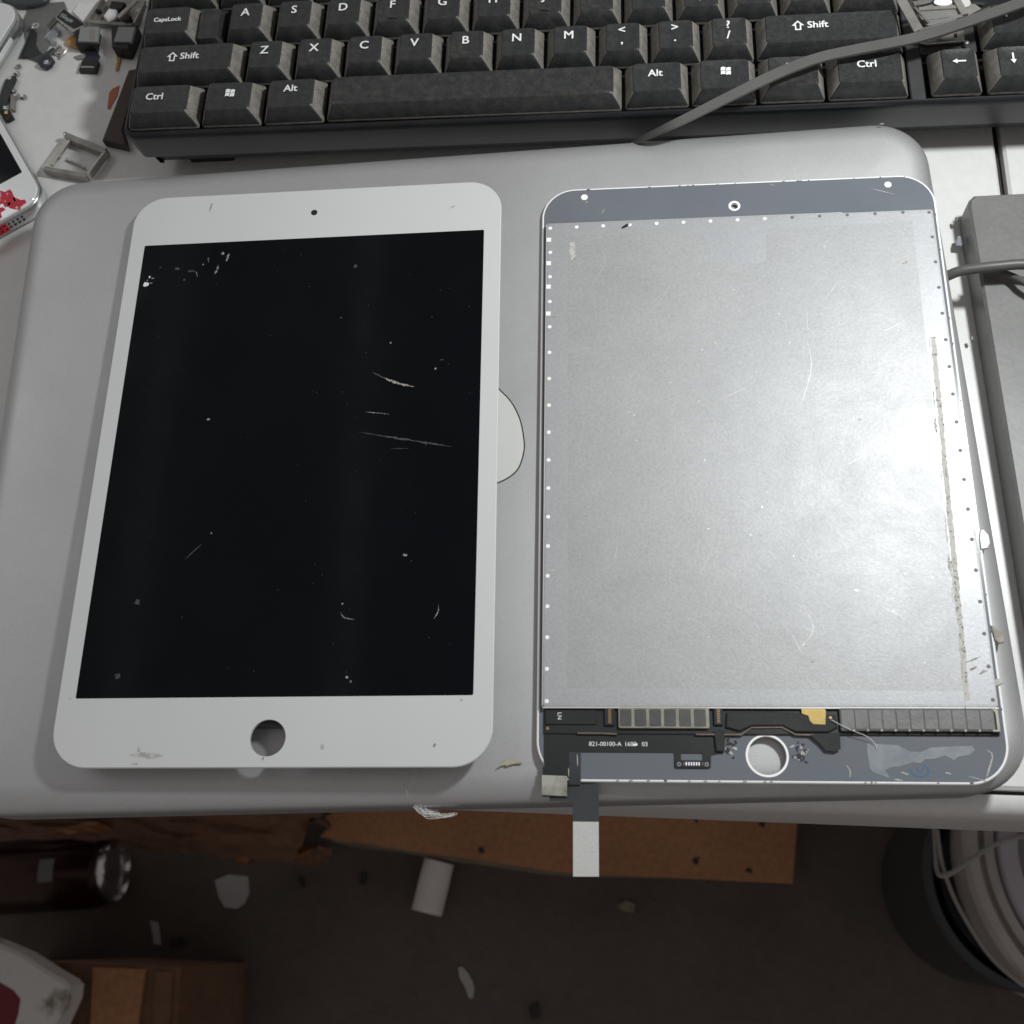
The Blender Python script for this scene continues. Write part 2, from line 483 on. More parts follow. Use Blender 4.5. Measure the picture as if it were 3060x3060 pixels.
link_obj('camera_window', plate('camera_window', circ(60.2, 171.0, 1.15, 24), G - .5, G + .02), M['black'], left)


def lp(u, v):                                    # photo point on this panel -> local x, y
    q = at(u, v, PZ); return (q[0] - PX, q[1] - PY)


def lmark(name, poly, mt, h=.03):
    if sum(poly[i - 1][0] * poly[i][1] - poly[i][0] * poly[i - 1][1] for i in range(len(poly))) < 0: poly = poly[::-1]
    link_obj(name, plate(name, poly, G - .01, G + h, smooth=None), M[mt], left)


def z6(x, y): return lp(100 + x * .9836, 500 + y * .9836)


def lb(u, v, r, mt, **k):
    x, y = lp(u, v); lmark('smear', [(x + a, y + b) for a, b in blob(r, **k)], mt, .04)


lb(437, 850, 1.0, 'smear_white', sx=1.2, sy=.9); lb(447, 828, .35, 'smear_white'); lb(456, 832, .45, 'smear', sx=1.5, sy=.5); lb(440, 838, .3, 'smear')
lb(452, 846, .5, 'smear', sx=1.4, sy=.5)
lmark('smear', streak([lp(641, 820), lp(648, 806), lp(653, 792)], 1.1), 'smear')
lmark('smear', streak([lp(676, 781), lp(681, 768), lp(685, 758)], 1.1), 'smear')
lb(666, 757, .55, 'smear'); lmark('smear', streak([lp(622, 770), lp(624, 785)], .5), 'smear'); lmark('smear', streak([lp(586, 811), lp(590, 826)], .5), 'smear')
lb(570, 810, .8, 'scratch', sx=1.4, sy=.6); lb(529, 803, .7, 'scratch', sx=1.2, sy=.7); lb(480, 799, .4, 'scratch'); lb(551, 837, .4, 'scratch'); lb(607, 790, .3, 'smear')
lmark('smear', streak([z6(1062, 638), z6(1090, 650), z6(1125, 660), z6(1158, 667)], 1.0, .7), 'smear_tan')
lmark('smear', streak([z6(1030, 622), z6(1064, 640)], .5), 'scratch')
lmark('scratch', streak([z6(985, 804), z6(1100, 822), z6(1190, 836), z6(1272, 849)], .75, .7), 'scratch')
lmark('scratch', streak([z6(1085, 855), z6(1140, 854)], .3), 'scratch'); lmark('scratch', streak([z6(1008, 743), z6(1082, 750)], .3), 'smear')
lmark('scratch', streak([z6(460, 1192), z6(485, 1168), z6(512, 1144)], .45), 'scratch')
lmark('smear', streak([z6(932, 1352), z6(945, 1368), z6(975, 1374)], .5), 'smear'); lb(100 + 938 * .9836, 500 + 1326 * .9836, .3, 'smear')
lmark('smear', streak([z6(1231, 1328), z6(1229, 1350), z6(1217, 1371)], .5), 'smear')
lb(100 + 532 * .9836, 500 + 766 * .9836, .55, 'smear_tan'); lb(100 + 979 * .9836, 500 + 300 * .9836, .7, 'scratch'); lb(100 + 1129 * .9836, 500 + 1178 * .9836, .45, 'smear', sx=1.4)
lb(100 + 1085 * .9836, 500 + 533 * .9836, .35, 'smear'); lb(100 + 1222 * .9836, 500 + 612 * .9836, .35, 'smear'); lb(100 + 1240 * .9836, 500 + 585 * .9836, .4, 'scratch', sx=1.8, sy=.5)
lb(100 + 952 * .9836, 500 + 1550 * .9836, .45, 'smear'); lb(100 + 963 * .9836, 500 + 1562 * .9836, .3, 'smear'); lb(100 + 540 * .9836, 500 + 1112 * .9836, .3, 'smear')
lb(100 + 315 * .9836, 500 + 1322 * .9836, .9, 'scratch'); lb(100 + 255 * .9836, 500 + 1545 * .9836, .8, 'scratch'); lb(100 + 935 * .9836, 500 + 457 * .9836, .25, 'smear')
for k in range(80):                              # dust on the display
    x, y = random.uniform(4, 117), random.uniform(4, 157)
    lmark('dust_speck', [(x + a, y + b) for a, b in blob(random.uniform(.06, .17), 6)], 'scratch', .03)
# marks on the white border
lmark('stain', streak([lp(634, 606), lp(630, 620), lp(625, 635)], .8), 'grime'); lmark('stain', streak([lp(1342, 627), lp(1353, 618), lp(1362, 614)], .7), 'grime')
lb(1298, 2228, .55, 'grime'); lb(964, 2232, .8, 'greysmear'); lb(210, 2090, .45, 'grime', sx=.6)
lmark('stain', streak([lp(388, 2257), lp(420, 2256), lp(460, 2258), lp(488, 2258)], 2.2, .5), 'greysmear'); lb(414, 2240, .6, 'greysmear'); lb(404, 2284, .7, 'greysmear', sx=1.8, sy=.5)
lb(786, 2268, .5, 'grime', sx=.5); lb(1379, 2093, .4, 'greysmear')

# ================================================================== right screen panel, back up
RA = math.radians(-.6)
right = thing('tablet_screen', 'tablet screen assembly lying face down, bare metal back plate and circuit strip showing', 'screen panel', (138.63, -23.75, 26.9), (math.radians(.9), 0, -.0096), group='tablet screen panels on the laptop')
right.scale = (1.0037, 1.0037, 1)
H1 = 1.15                                        # back of the glass
HP = 2.9                                         # top of the steel plate
g = rrect(-.4, 0, 131.0, 200.8, 11.5, 14)
hole = circ(64.9, 7.6, 5.35, 40)
cam_h = circ(64.9, 191.1, 1.25, 24)
link_obj('glass_rim', plate('glass_rim', g, 0, H1 - .12, holes=(hole, cam_h), bevel=.3), M['glass_edge'], right)
link_obj('glass_back', plate('glass_back', offset(g, .75), H1 - .5, H1, holes=(circ(64.9, 7.6, 6.0, 40), circ(64.9, 191.1, 2.0, 24))), M['blue_back'], right)
link_obj('home_ring', plate('home_ring', circ(64.9, 7.6, 5.98, 40), H1 - .4, H1 + .06, holes=(circ(64.9, 7.6, 5.4, 40),)), M['white_pad'], right)
link_obj('camera_ring', plate('camera_ring', circ(64.9, 191.1, 1.98, 24), H1 - .4, H1 + .05, holes=(circ(64.9, 191.1, 1.27, 24),)), M['white_pad'], right)
for x in (14.2, 116.1):
    link_obj('light_dot', plate('light_dot', circ(x, 197.1, 1.15, 24), H1 - .1, H1 + .06), M['white_pad'], right)
link_obj('module_side', plate('module_side', rrect(1.9, 21.6, 128.7, 185.0, .6, 2), H1 - .1, HP - .3), M['copper'], right)
steel = link_obj('back_plate', plate('back_plate', rrect(1.5, 21.1, 129.0, 185.5, .8, 3), HP - .32, HP, bevel=.12), M['steel'], right)
link_obj('plate_lip', box('plate_lip', 1.4, 20.55, HP - .8, 129.0, 21.08, HP - .02, .1), M['steel_edge'], right)
link_obj('plate_lip', box('plate_lip', 1.15, 21.2, HP - .8, 1.48, 185.4, HP - .04, .1), M['steel_edge'], right)
link_obj('plate_lip', box('plate_lip', 1.5, 185.52, HP - .5, 100, 185.8, HP - .03, .1), M['steel_edge'], right)
dot_lit = plate('dimple', circ(0, 0, .62, 14), -.05, .05); dot_lit.materials.append(M['white_pad'])  # lit copy of the dimple, lamp reflection painted white
dot_shaded = plate('dimple', circ(0, 0, .58, 14), -.05, .03); dot_shaded.materials.append(M['dimple'])  # shaded copy of the same dimple, shade painted dark
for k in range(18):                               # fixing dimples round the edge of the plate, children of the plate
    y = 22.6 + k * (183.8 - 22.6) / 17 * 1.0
    if k < 17: link_obj('dimple', dot_lit, None, steel, loc=(2.65, y, HP))
    link_obj('dimple', dot_shaded, None, steel, loc=(127.7, y + .5, HP + .01))
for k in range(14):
    link_obj('dimple', dot_lit if k < 9 else dot_shaded, None, steel, loc=(2.6 + k * 8.98, 183.9 + .06 * k, HP + (0 if k < 9 else .03)))
# cleaner margin of the plate round the area a cover once stuck to
inn = [(8.6, 26.5), (120.5, 25.6), (122, 181.2), (75.2, 180.0), (74.4, 178), (73.9, 168.5), (72.4, 167.2), (56.6, 167.4), (55.0, 168.6), (54.8, 176), (53.4, 179.4), (50, 179.9), (8.6, 180.2)]
link_obj('clean_margin', plate('clean_margin', rrect(2.2, 21.9, 128.3, 184.8, .8, 3), HP - .02, HP + .012, holes=(inn,), smooth=None), M['steel_frame'], steel)
# four edge clips
for y in (150.8, 161, 170.1, 179.3):
    link_obj('clip', box('clip', 1.3, y - .8, HP - .1, 2.9, y + .8, HP + .12, .15), M['white_pad'], steel)


def rmark(name, poly, mt, z=HP, h=.04, parent=None):
    if sum(poly[i - 1][0] * poly[i][1] - poly[i][0] * poly[i - 1][1] for i in range(len(poly))) < 0: poly = poly[::-1]
    return link_obj(name, plate(name, poly, z - .02, z + h, smooth=None), M[mt], parent or right)


def strip_outline(x0a, x0b, y0, x1a, x1b, y1, n=40, j=.3):
    A = [(x0a + (x1a - x0a) * k / n + random.uniform(-j, j), y0 + (y1 - y0) * k / n) for k in range(n + 1)]
    B = [(x0b + (x1b - x0b) * k / n + random.uniform(-j, j), y0 + (y1 - y0) * k / n) for k in range(n + 1)]
    return A + B[::-1]


rmark('adhesive_strip', strip_outline(123.2, 124.7, 138, 120.0, 121.5, 23, 110, .22), 'residue', parent=steel, h=.014)
for k in range(64):                               # flat broken glue residue where a tape was peeled away
    t_ = random.random(); y = 138 - 115 * t_; x = 123.6 - 3.2 * t_ + random.choice([-.9, -.2, .1, .5]) + random.gauss(0, .15)
    l_ = random.uniform(1.0, 6.0)
    rmark('adhesive_fleck', streak([(x, y), (x - .028 * l_ + random.gauss(0, .12), y - l_ * .5), (x - .05 * l_, y - l_)], random.uniform(.2, 1.0), .8), random.choice(['residue', 'residue', 'residue_dark', 'residue']), parent=steel, h=random.uniform(.012, .03))
rmark('adhesive_strip', strip_outline(9.2, 11.0, 178, 9.4, 11.0, 171, 14, .4), 'residue', parent=steel)
scr_list = [([(18, 178), (21, 170), (15, 158)], .35), ([(12, 176), (19, 184)], .25), ([(86, 150), (85.5, 143), (88, 139)], .3), ([(85, 139), (85.5, 128), (81, 114)], .35),
            ([(91, 152), (97, 160)], .25), ([(76, 38), (80, 44), (77, 52)], .3), ([(73, 44), (77, 35)], .3), ([(24, 72), (22.5, 63)], .3), ([(42, 103), (42.5, 112)], .25),
            ([(57, 118), (65, 122)], .25), ([(108, 140), (116, 144)], .3), ([(60, 85), (66, 80)], .2), ([(30, 130), (27, 120)], .25), ([(94, 95), (101, 99)], .2),
            ([(48, 60), (52, 68)], .2), ([(35, 150), (40, 156), (44, 164)], .25), ([(12, 100), (14, 112)], .2), ([(100, 50), (106, 47)], .2), ([(70, 160), (75, 164)], .25)]
for p, wd in scr_list: rmark('scratch', streak(p, wd * .45, .5), 'scuff', parent=steel, h=.03)
for k in range(40):
    x, y = random.uniform(8, 118), random.uniform(26, 178)
    rmark('scuff_mark', [(x + a, y + b) for a, b in blob(random.uniform(.15, .38), 7, .5, 1.3, .7, random.uniform(0, 3))], 'scuff', parent=steel, h=.03)
for x, y, r in ((28.4, 183.6, 1.0), (118, 165.5, .55), (118, 152, .2), (85, 183.5, .5), (4, 149.5, .3), (126, 31, .8), (123.5, 32, .7), (79, 34, .4), (99, 110, .5), (4, 62, .6), (52, 158, .3)):
    rmark('dirt_spot', [(x + a, y + b) for a, b in blob(r, 9, .45, 1.5, .55, .5)], 'black' if r > .9 else 'grime', parent=steel, h=.05)
rmark('dirt_spot', streak([(120.4, 33.2), (123, 34.3), (126.2, 35.6)], .6), 'grime', parent=steel, h=.06)

# ---- circuit strip below the plate
board = link_obj('circuit_board', box('circuit_board', 1.8, 13.4, H1, 128.8, 20.4, H1 + .7, .15), M['flex'], right)
link_obj('cover_flap', box('cover_flap', 2.2, 16.0, H1 + .71, 17.0, 20.2, H1 + 1.15, .3), M['flex'], right)
label_ln = link_obj('print', text_mesh('LN', 1.7, 0), M['legend'], board, loc=(6.3, 18.4, H1 + 1.17), rot=(0, 0, math.radians(-90)))
link_obj('test_pad', plate('test_pad', circ(2.9, 14.9, .45, 12), H1 + .7, H1 + .8), M['gold'], board)


def connector(x0, y0, x1, y1, pins):
    c = link_obj('connector', plate('connector', rrect(x0, y0, x1, y1, .3, 2), H1 + .7, H1 + 1.5, bevel=.15), M['navy'], right)
    n = pins
    for k in range(n):
        yy = y0 + .8 + (y1 - y0 - 1.6) * k / (n - 1)
        link_obj('pin', box('pin', (x0 + x1) / 2 - .45, yy - .14, H1 + 1.5, (x0 + x1) / 2 + .45, yy + .14, H1 + 1.62, .04), M['gold'], c)


connector(19.3, 15.7, 22.3, 21.0, 9); connector(50.4, 15.9, 53.0, 21.0, 8)


def shield(name, x0, y0, x1, y1, n, cellmat, gap, top, fm):
    s = link_obj(name, plate(name, rrect(x0, y0, x1, y1, .5, 3), H1 + .7, H1 + top, bevel=.12), M[fm], right)
    pitch = (x1 - x0 - .5) / n
    for k in range(n):
        a = x0 + .4 + k * pitch
        link_obj('absorber_tile', plate('absorber_tile', rrect(a, y0 + .55, a + pitch - gap, y1 - .55, .3, 3), H1 + top - .05, H1 + top + .12, bevel=.08), M[cellmat], s, rot=(0, 0, 0))
    return s


shield('chip_shield', 23.3, 14.9, 49.1, 20.9, 6, 'cell', .9, 1.75, 'tin')
sh2 = shield('chip_shield', 85.4, 14.3, 127.6, 20.8, 11, 'cell2', .22, 1.8, 'cell')
link_obj('frame_end', plate('frame_end', [(126.9, 14.2), (128.7, 14.2), (128.7, 20.2), (128.1, 20.8), (126.4, 20.8), (127.3, 20.2), (127.8, 19.4), (127.8, 14.9), (126.9, 14.9)], H1 + .7, H1 + 1.9, bevel=.1), M['tin'], sh2)
for k in range(11): link_obj('solder_dot', box('solder_dot', 88.7 + k * 3.78, 14.2, H1 + 1.7, 89.4 + k * 3.78, 14.9, H1 + 1.97, .1), M['tin'], sh2)
link_obj('foam_strip', plate('foam_strip', [(53.6, 15.2), (57.5, 14.2), (61, 15.7), (69.4, 15.7), (73, 14), (82.3, 14), (84.6, 15.3), (84.4, 18.9), (75, 19.3), (66, 19.8), (54, 19.6)], H1 + .6, H1 + 1.5, bevel=.35), M['foam'], right)
link_obj('gold_patch', plate('gold_patch', [(75.0, 20.7), (75.0, 19.2), (76.8, 18.6), (77.1, 17.2), (78.0, 16.2), (81.4, 16.1), (81.8, 20.3), (80.6, 20.8)], H1 + 1.3, H1 + 1.62, bevel=.06), M['gold'], right)
link_obj('test_pad', plate('test_pad', circ(82.9, 18.1, .4, 12), H1 + 1.4, H1 + 1.56), M['gold'], board)
for pts in ([(45.1, 13.3), (57.9, 13.3), (60.9, 15.3), (69.4, 15.4), (73.0, 13.4), (82.4, 13.1)], [(11.5, 13.5), (18.6, 13.5), (22.8, 13.3)]):
    link_obj('copper_edge', sweep('copper_edge', [(a, b, H1 + .8) for a, b in pts], circ(0, 0, .35, 6), sub=0), M['copper'], right)
link_obj('foam_tab', plate('foam_tab', [(53.2, 14.4), (50.2, 14.2), (50.6, 8.6), (52.9, 8.4), (53.4, 12.5)], H1 + .3, H1 + 1.2, bevel=.3), M['foam'], right)
link_obj('foam_tab', plate('foam_tab', [(80.6, 13.4), (84.9, 13.6), (84.8, 9.6), (83.5, 9.0), (81.2, 9.2), (79.8, 11.0), (77.6, 13)], H1 + .3, H1 + 1.2, bevel=.3), M['foam'], right)

# ---- flat cables
flat = link_obj('flex_cable', plate('flex_cable', [(11.6, 8.3), (38.9, 8.3), (38.9, 4.2), (49.0, 4.2), (49.3, 7.6), (52.8, 8.4), (52.6, 11.5), (50.6, 13.2), (1.9, 13.3), (1.9, 8.3), (2.0, 1.7), (8.8, 1.7), (8.8, 4.2), (11.4, 4.2), (11.7, 7.4)][::-1],
                H1 + .05, H1 + .3, holes=(rrect(40.8, 6.15, 46.9, 8.1, .3, 2),), smooth=None), M['flex'], right)
link_obj('print', text_mesh('821-00100-A', 1.75, .0), M['legend'], flat, loc=(19.4, 10.55, H1 + .32))
link_obj('print', text_mesh('1603   03', 1.75, .0), M['legend'], flat, loc=(28.2, 10.55, H1 + .32))
link_obj('print', plate('print', [(27.2, 10.2), (28.6, 10.2), (28.6, 10.9), (28.0, 10.6), (27.2, 10.8)], H1 + .3, H1 + .33), M['legend'], flat)
pads = link_obj('button_connector', plate('button_connector', rrect(39.0, 4.0, 48.9, 6.05, .4, 3), H1 + .3, H1 + .6, bevel=.1), M['navy'], right)
for k in range(6): link_obj('contact', box('contact', 42.0 + .72 * k, 4.65, H1 + .6, 42.4 + .72 * k, 5.6, H1 + .68, .05), M['white_pad'], pads)
for x in (40.2, 47.9): link_obj('eyelet', plate('eyelet', circ(x, 5.0, .6, 14), H1 + .6, H1 + .68, holes=(circ(x, 5.0, .3, 12),)), M['metal_dull'], pads)
for x in (41.5, 46.8): link_obj('contact', box('contact', x - .12, 4.8, H1 + .6, x + .12, 5.5, H1 + .67, .04), M['gold'], pads)


def bent_strip(name, x0, x1, ys, zs, th, mt, x0b=None, x1b=None):
    """flat cable that follows heights zs over local y positions ys"""
    v = []; f = []
    n = len(ys)
    for i in range(n):
        t = i / (n - 1); a = x0 + ((x0b if x0b is not None else x0) - x0) * t; b = x1 + ((x1b if x1b is not None else x1) - x1) * t
        v += [(a, ys[i], zs[i]), (b, ys[i], zs[i]), (b, ys[i], zs[i] - th), (a, ys[i], zs[i] - th)]
    for i in range(n - 1):
        for k in range(4):
            j = (k + 1) % 4; f.append((i * 4 + k, i * 4 + j, i * 4 + 4 + j, i * 4 + 4 + k))
    f += [(3, 2, 1, 0), tuple((n - 1) * 4 + k for k in range(4))]
    return link_obj(name, mesh_from(name, v, f, 30), M[mt], right)


t1 = bent_strip('flex_tail', 1.6, 8.6, [4, 1.8, .2, -2, -4.2], [H1 + .34, H1 + .36, H1 + .3, H1 - .1, H1 - .6], .18, 'flex', 1.4, 8.6)
link_obj('stiffener', mesh_from('stiffener', [(1.35, 1.7, H1 + .56), (8.55, 1.5, H1 + .56), (8.5, -4.0, H1 - .3), (1.3, -3.7, H1 - .3), (1.35, 1.7, H1 + .40), (8.55, 1.5, H1 + .40), (8.5, -4.0, H1 - .5), (1.3, -3.7, H1 - .5)],
                                  [(0, 1, 2, 3), (7, 6, 5, 4), (0, 4, 5, 1), (1, 5, 6, 2), (2, 6, 7, 3), (3, 7, 4, 0)]), M['stiff_old'], t1)
bent_strip('flex_tail', 9.0, 12.4, [8.2, 5, 3, 1, -.8], [H1 + .42, H1 + .4, H1 + .36, H1 + .2, H1 - .2], .16, 'flexgrey')
bent_strip('flex_tail', 3.4, 17.4, [-.6, -2, -3.6, -5.3], [H1 - .9, H1 - 1.0, H1 - 1.1, H1 - 1.2], .16, 'flexgrey')
t2 = bent_strip('flex_tail', 10.1, 17.4, [-5.2, -8, -11, -16, -21, -25.6], [H1 - 1.1, H1 - 1.2, H1 - 1.25, H1 - 1.3, H1 - 1.4, H1 - 1.5], .16, 'flexgrey')
link_obj('stiffener', mesh_from('stiffener', [(10.15, -10.9, H1 - 1.0), (17.35, -10.9, H1 - 1.0), (17.3, -25.5, H1 - 1.25), (10.15, -25.6, H1 - 1.25), (10.15, -10.9, H1 - 1.24), (17.35, -10.9, H1 - 1.24), (17.3, -25.5, H1 - 1.49), (10.15, -25.6, H1 - 1.49)],
                                  [(0, 1, 2, 3), (7, 6, 5, 4), (0, 4, 5, 1), (1, 5, 6, 2), (2, 6, 7, 3), (3, 7, 4, 0)]), M['stiff'], t2)
for q in ([(11.4, 7.8), (11.55, 4.2)], [(8.9, 3.8), (9.0, 1.3)]):
    rmark('worn_edge', streak(q, .4, .3), 'stiff_old', z=H1 + .45)
# ---- torn film, pen mark, scuffs on the blue back
rmark('torn_film', [(92.5, 11.2), (92.5, 8), (92.8, 4.3), (93.6, 3.2), (97.4, 1.7), (97.9, 2.0), (96.8, 3.8), (98.6, 4.6), (101, 4.9), (104.6, 6.0), (106.6, 5.8), (107.9, 6.8), (110.5, 7.0), (113.4, 7.9), (115.8, 6.6), (117, 7.6), (120, 8.1), (121.7, 9.5), (121.2, 10.6), (115, 10.4), (110, 10.1), (107, 8.8), (104, 9), (101, 10.7)], 'film', z=H1, h=.08)
pen = sweep('pen_mark', [(106.2 + 2.4 * math.cos(a / 9), 3.8 + 1.7 * math.sin(a / 9), H1 + .02) for a in range(-30, 10)], [(-.18, 0), (.18, 0), (.18, .03), (-.18, .03)], sub=0)
link_obj('pen_mark', pen, M['pen'], right)
link_obj('pen_mark', sweep('pen_mark', [(105.4, 4.6, H1 + .02), (106.3, 3.3, H1 + .02), (107.2, 4.6, H1 + .02)], [(-.15, 0), (.15, 0), (.15, .03), (-.15, .03)], sub=4), M['pen'], right)
for p, wd in (([(124.7, 9.6), (126.2, 8.0), (124.6, 3.8), (123.8, 1.6)], .55), ([(86.5, 5.2), (87.4, 3.4), (87, 1.5)], .5), ([(101, 3.3), (103.2, 2.7)], .6), ([(113, 3.3), (114.6, 2.9)], .5), ([(119, 2.4), (124, 1.0)], .4), ([(99, 1.4), (101.5, 1.0)], .5), ([(20, 190), (21, 192)], .3), ([(14.5, 194.6), (15.3, 195.6)], .4), ([(110, 196), (118, 193)], .3), ([(77, 199.2), (79, 198.6)], .3)):
    rmark('scuff_mark', streak(p, wd, .6), 'flake', z=H1, h=.05)
for cx, cy, n in ((53.8, 8.6, 12), (55.4, 10.9, 9), (74.9, 8.4, 22), (73, 7.6, 8)):
    for k in range(n):
        x, y = cx + random.gauss(0, .75), cy + random.gauss(0, 1.3)
        rmark('glue_fleck', [(x + a, y + b) for a, b in blob(random.uniform(.25, .6), 7, .5, 1.2, .7, random.uniform(0, 3))], 'flake' if k % 3 == 0 else 'black', z=H1, h=random.uniform(.05, .25))
for k in range(46):                              # chipped glue along the rim
    s_ = random.random()
    if s_ < .4: x, y = random.uniform(12, 122), 200.1
    elif s_ < .65: x, y = random.uniform(14, 120), .5
    else: x, y = 130.3, random.uniform(20, 185)
    rmark('glue_fleck', [(x + a, y + b) for a, b in blob(random.uniform(.12, .32), 7, .5, 1.6 if s_ < .65 else .6, .6 if s_ < .65 else 1.6)], random.choice(['flake', 'grime', 'black']), z=H1 - .1, h=.25)
link_obj('hair', tube('hair', [(83, 17.4, H1 + 2), (86, 15.6, H1 + 2.3), (89, 14.2, H1 + 2.2), (92.5, 12.8, H1 + 1.6), (94.8, 10.8, H1 + .6), (95, 9.6, H1 + .3)], .09, 5), M['fibre'], right)

# ================================================================== keyboard
KA = -0.018
KZ = 34.6
kb = thing('keyboard', 'dusty black keyboard with white lettering along the back of the desk', 'keyboard', (35.93, 245.7, 0), (0, 0, KA))
U = 19.1
KX0 = -52.3
BASE = 27.4


def key_mesh(wu, top_in=(3.1, 2.9), full=True, h=KZ - BASE, yo=0.0, depth=17.9):
    """cap of wu units; local origin = middle of its footprint"""
    hw = wu * U / 2 - .65; hd = depth / 2
    rings = []
    x0, x1, y0, y1 = -hw, hw, -hd, hd
    tx0, tx1, ty0, ty1 = -hw + 2.6, hw - 2.9, -hd + 1.7, hd - 3.3
    for t, ins, z in ((0, 0, 0), (0, 0, 1.0), (1, 0, h - .35), (1, .35, h)):
        a = (x0 + (tx0 - x0) * t + ins, y0 + (ty0 - y0) * t + ins, x1 + (tx1 - x1) * t - ins, y1 + (ty1 - y1) * t - ins)
        rings.append([(x, y, z) for x, y in rrect(*a, 1.3 if t else 1.0, 4)])
    # dished top
    cy = (ty0 + ty1) / 2
    for s in (.85, .6, .3, .03):
        r = []
        for x, y, z in rings[3]:
            if full: px, py = x * s, cy + (y - cy) * s; dx = px / tx1
            else: px, py = (x - math.copysign(min(abs(x), tx1 - 6), x)) * s + math.copysign(min(abs(x), tx1 - 6), x) * s, cy + (y - cy) * s; dx = 0
            d = .55 * (1 - s * s) if not full else .65 * (1 - min(1, (px / tx1) ** 2)) * (1 - s ** 6)
            r.append((px, py, h - d))
        rings.append(r)
    return loft('key', rings, smooth=38)


_km = {}


def key(cx, row, wu, legends=(), dusty=False, full=True):
    """cx in units from the left edge of the block, row 0 = front row"""
    k = (wu, full, dusty)
    if k not in _km:
        me = key_mesh(wu, full=full); me.materials.append(M['key_dust' if dusty else 'key']); me.materials.append(M['key_side'])
        for p in me.polygons:
            if abs(p.normal.x) > .6 and p.center.z < (KZ - BASE - .4) * MM: p.material_index = 1
            if p.normal.y < -.5 and p.center.z < 1.05 * MM: p.material_index = 1
        _km[k] = me
    o = link_obj('key', _km[k], None, kb, loc=(KX0 + cx * U, -20.75 + row * 19.05, BASE + (row * .0)))
    o.rotation_euler = (random.uniform(-.008, .008), random.uniform(-.008, .008), random.uniform(-.006, .006))
    for lg in legends: add_legend(o, *lg)
    return o


LZK = KZ - BASE - .28


def add_legend(k, kind, dx, dy, size=4.2):
    z = LZK
    if kind == 'WIN':
        for sx in (0, 1):
            for sy in (0, 1):
                x = dx - 1.75 + sx * 1.85; y = dy - 1.6 + sy * 1.7 - sx * .25
                v = [(x, y - .15, 0), (x + .8, y + .12, 0), (x + 1.6, y - .1, 0), (x + 1.75, y + 1.4, 0), (x + .9, y + 1.62, 0), (x + .1, y + 1.35, 0)]
                link_obj('legend', mesh_from('legend', [(a, b, z + .02) for a, b, _ in v], [(0, 1, 2, 3, 4, 5)]), M['legend'], k)
        return
    polys = {'UPOUT': None,
             'LEFT': [(-2.3, 0), (-.6, 1.0), (-.6, .3), (2.3, .3), (2.3, -.3), (-.6, -.3), (-.6, -1.0)],
             'DOWN': [(0, -2.3), (1.0, -.6), (.3, -.6), (.3, 2.3), (-.3, 2.3), (-.3, -.6), (-1.0, -.6)],
             'UP': [(0, 2.3), (-1.0, .6), (-.3, .6), (-.3, -2.3), (.3, -2.3), (.3, .6), (1.0, .6)]}
    if kind in polys and polys[kind]:
        link_obj('legend', mesh_from('legend', [(dx + a, dy + b, z + .03) for a, b in polys[kind]], [tuple(range(7))]), M['legend'], k); return
    if kind == 'UPOUT':
        o_ = [(0, 2.4), (-2.2, .1), (-1.1, .1), (-1.1, -2.0), (1.1, -2.0), (1.1, .1), (2.2, .1)]
        i_ = [(0, 1.65), (-1.0, .55), (-.62, .55), (-.62, -1.5), (.62, -1.5), (.62, .55), (1.0, .55)]
        v = [(dx + a, dy + b, z + .03) for a, b in o_ + i_]
        link_obj('legend', mesh_from('legend', v, [(i, (i + 1) % 7, 7 + (i + 1) % 7, 7 + i) for i in range(7)]), M['legend'], k); return
    if kind == 'MENU':
        o_ = rrect(dx - 1.8, dy - 2, dx + 1.8, dy + 2, .2, 1); i_ = rrect(dx - 1.4, dy - 1.6, dx + 1.4, dy + 1.6, .1, 1)
        n = len(o_)
        link_obj('legend', mesh_from('legend', [(a, b, z + .03) for a, b in o_ + i_], [(i, (i + 1) % n, n + (i + 1) % n, n + i) for i in range(n)]), M['legend'], k)
        for yy in (-.8, 0, .8): link_obj('legend', mesh_from('legend', [(dx - 1, dy + yy - .15, z + .03), (dx + 1, dy + yy - .15, z + .03), (dx + 1, dy + yy + .15, z + .03), (dx - 1, dy + yy + .15, z + .03)], [(0, 1, 2, 3)]), M['legend'], k)
        return
    link_obj('legend', text_mesh(kind, size, .075), M['legend'], k, loc=(dx, dy, z + .03))


# row 0
key(.75, 0, 1.5, [('Ctrl', -2.5, .6, 4.2)])
key(2.125, 0, 1.25, [('WIN', .2, 1.0)])
key(3.375, 0, 1.25, [('Alt', -.6, 1.6, 4.2)])
key(6.875, 0, 5.75, full=False, dusty=True)
key(10.375, 0, 1.25, [('Alt', -.6, 1.0, 4.2)])
key(11.625, 0, 1.25, [('WIN', .3, .8)])
key(12.875, 0, 1.25, [('MENU', -.6, .8)], dusty=True)
key(14.25, 0, 1.5, [('Ctrl', -1.0, .8, 4.2)])
# row 1
key(1.125, 1, 2.25, [('UPOUT', -5.4, .2), ('Shift', 1.3, .3, 4.2)], full=False)
for i, ch in enumerate('ZXCVBNM'):
    key(2.75 + i, 1, 1, [(ch, -.7, 1.3, 5.1)], dusty=i in (1, 4))
for i, (a, b) in enumerate((('<', ','), ('>', '.'), ('?', '/'))):
    key(9.75 + i, 1, 1, [(a, -.4, 2.5, 4.8), (b, -.4, -2.2, 5.0)], dusty=i == 2)
key(13.625, 1, 2.75, [('UPOUT', -11.5, .4), ('Shift', -4.6, .5, 4.2)], full=False)
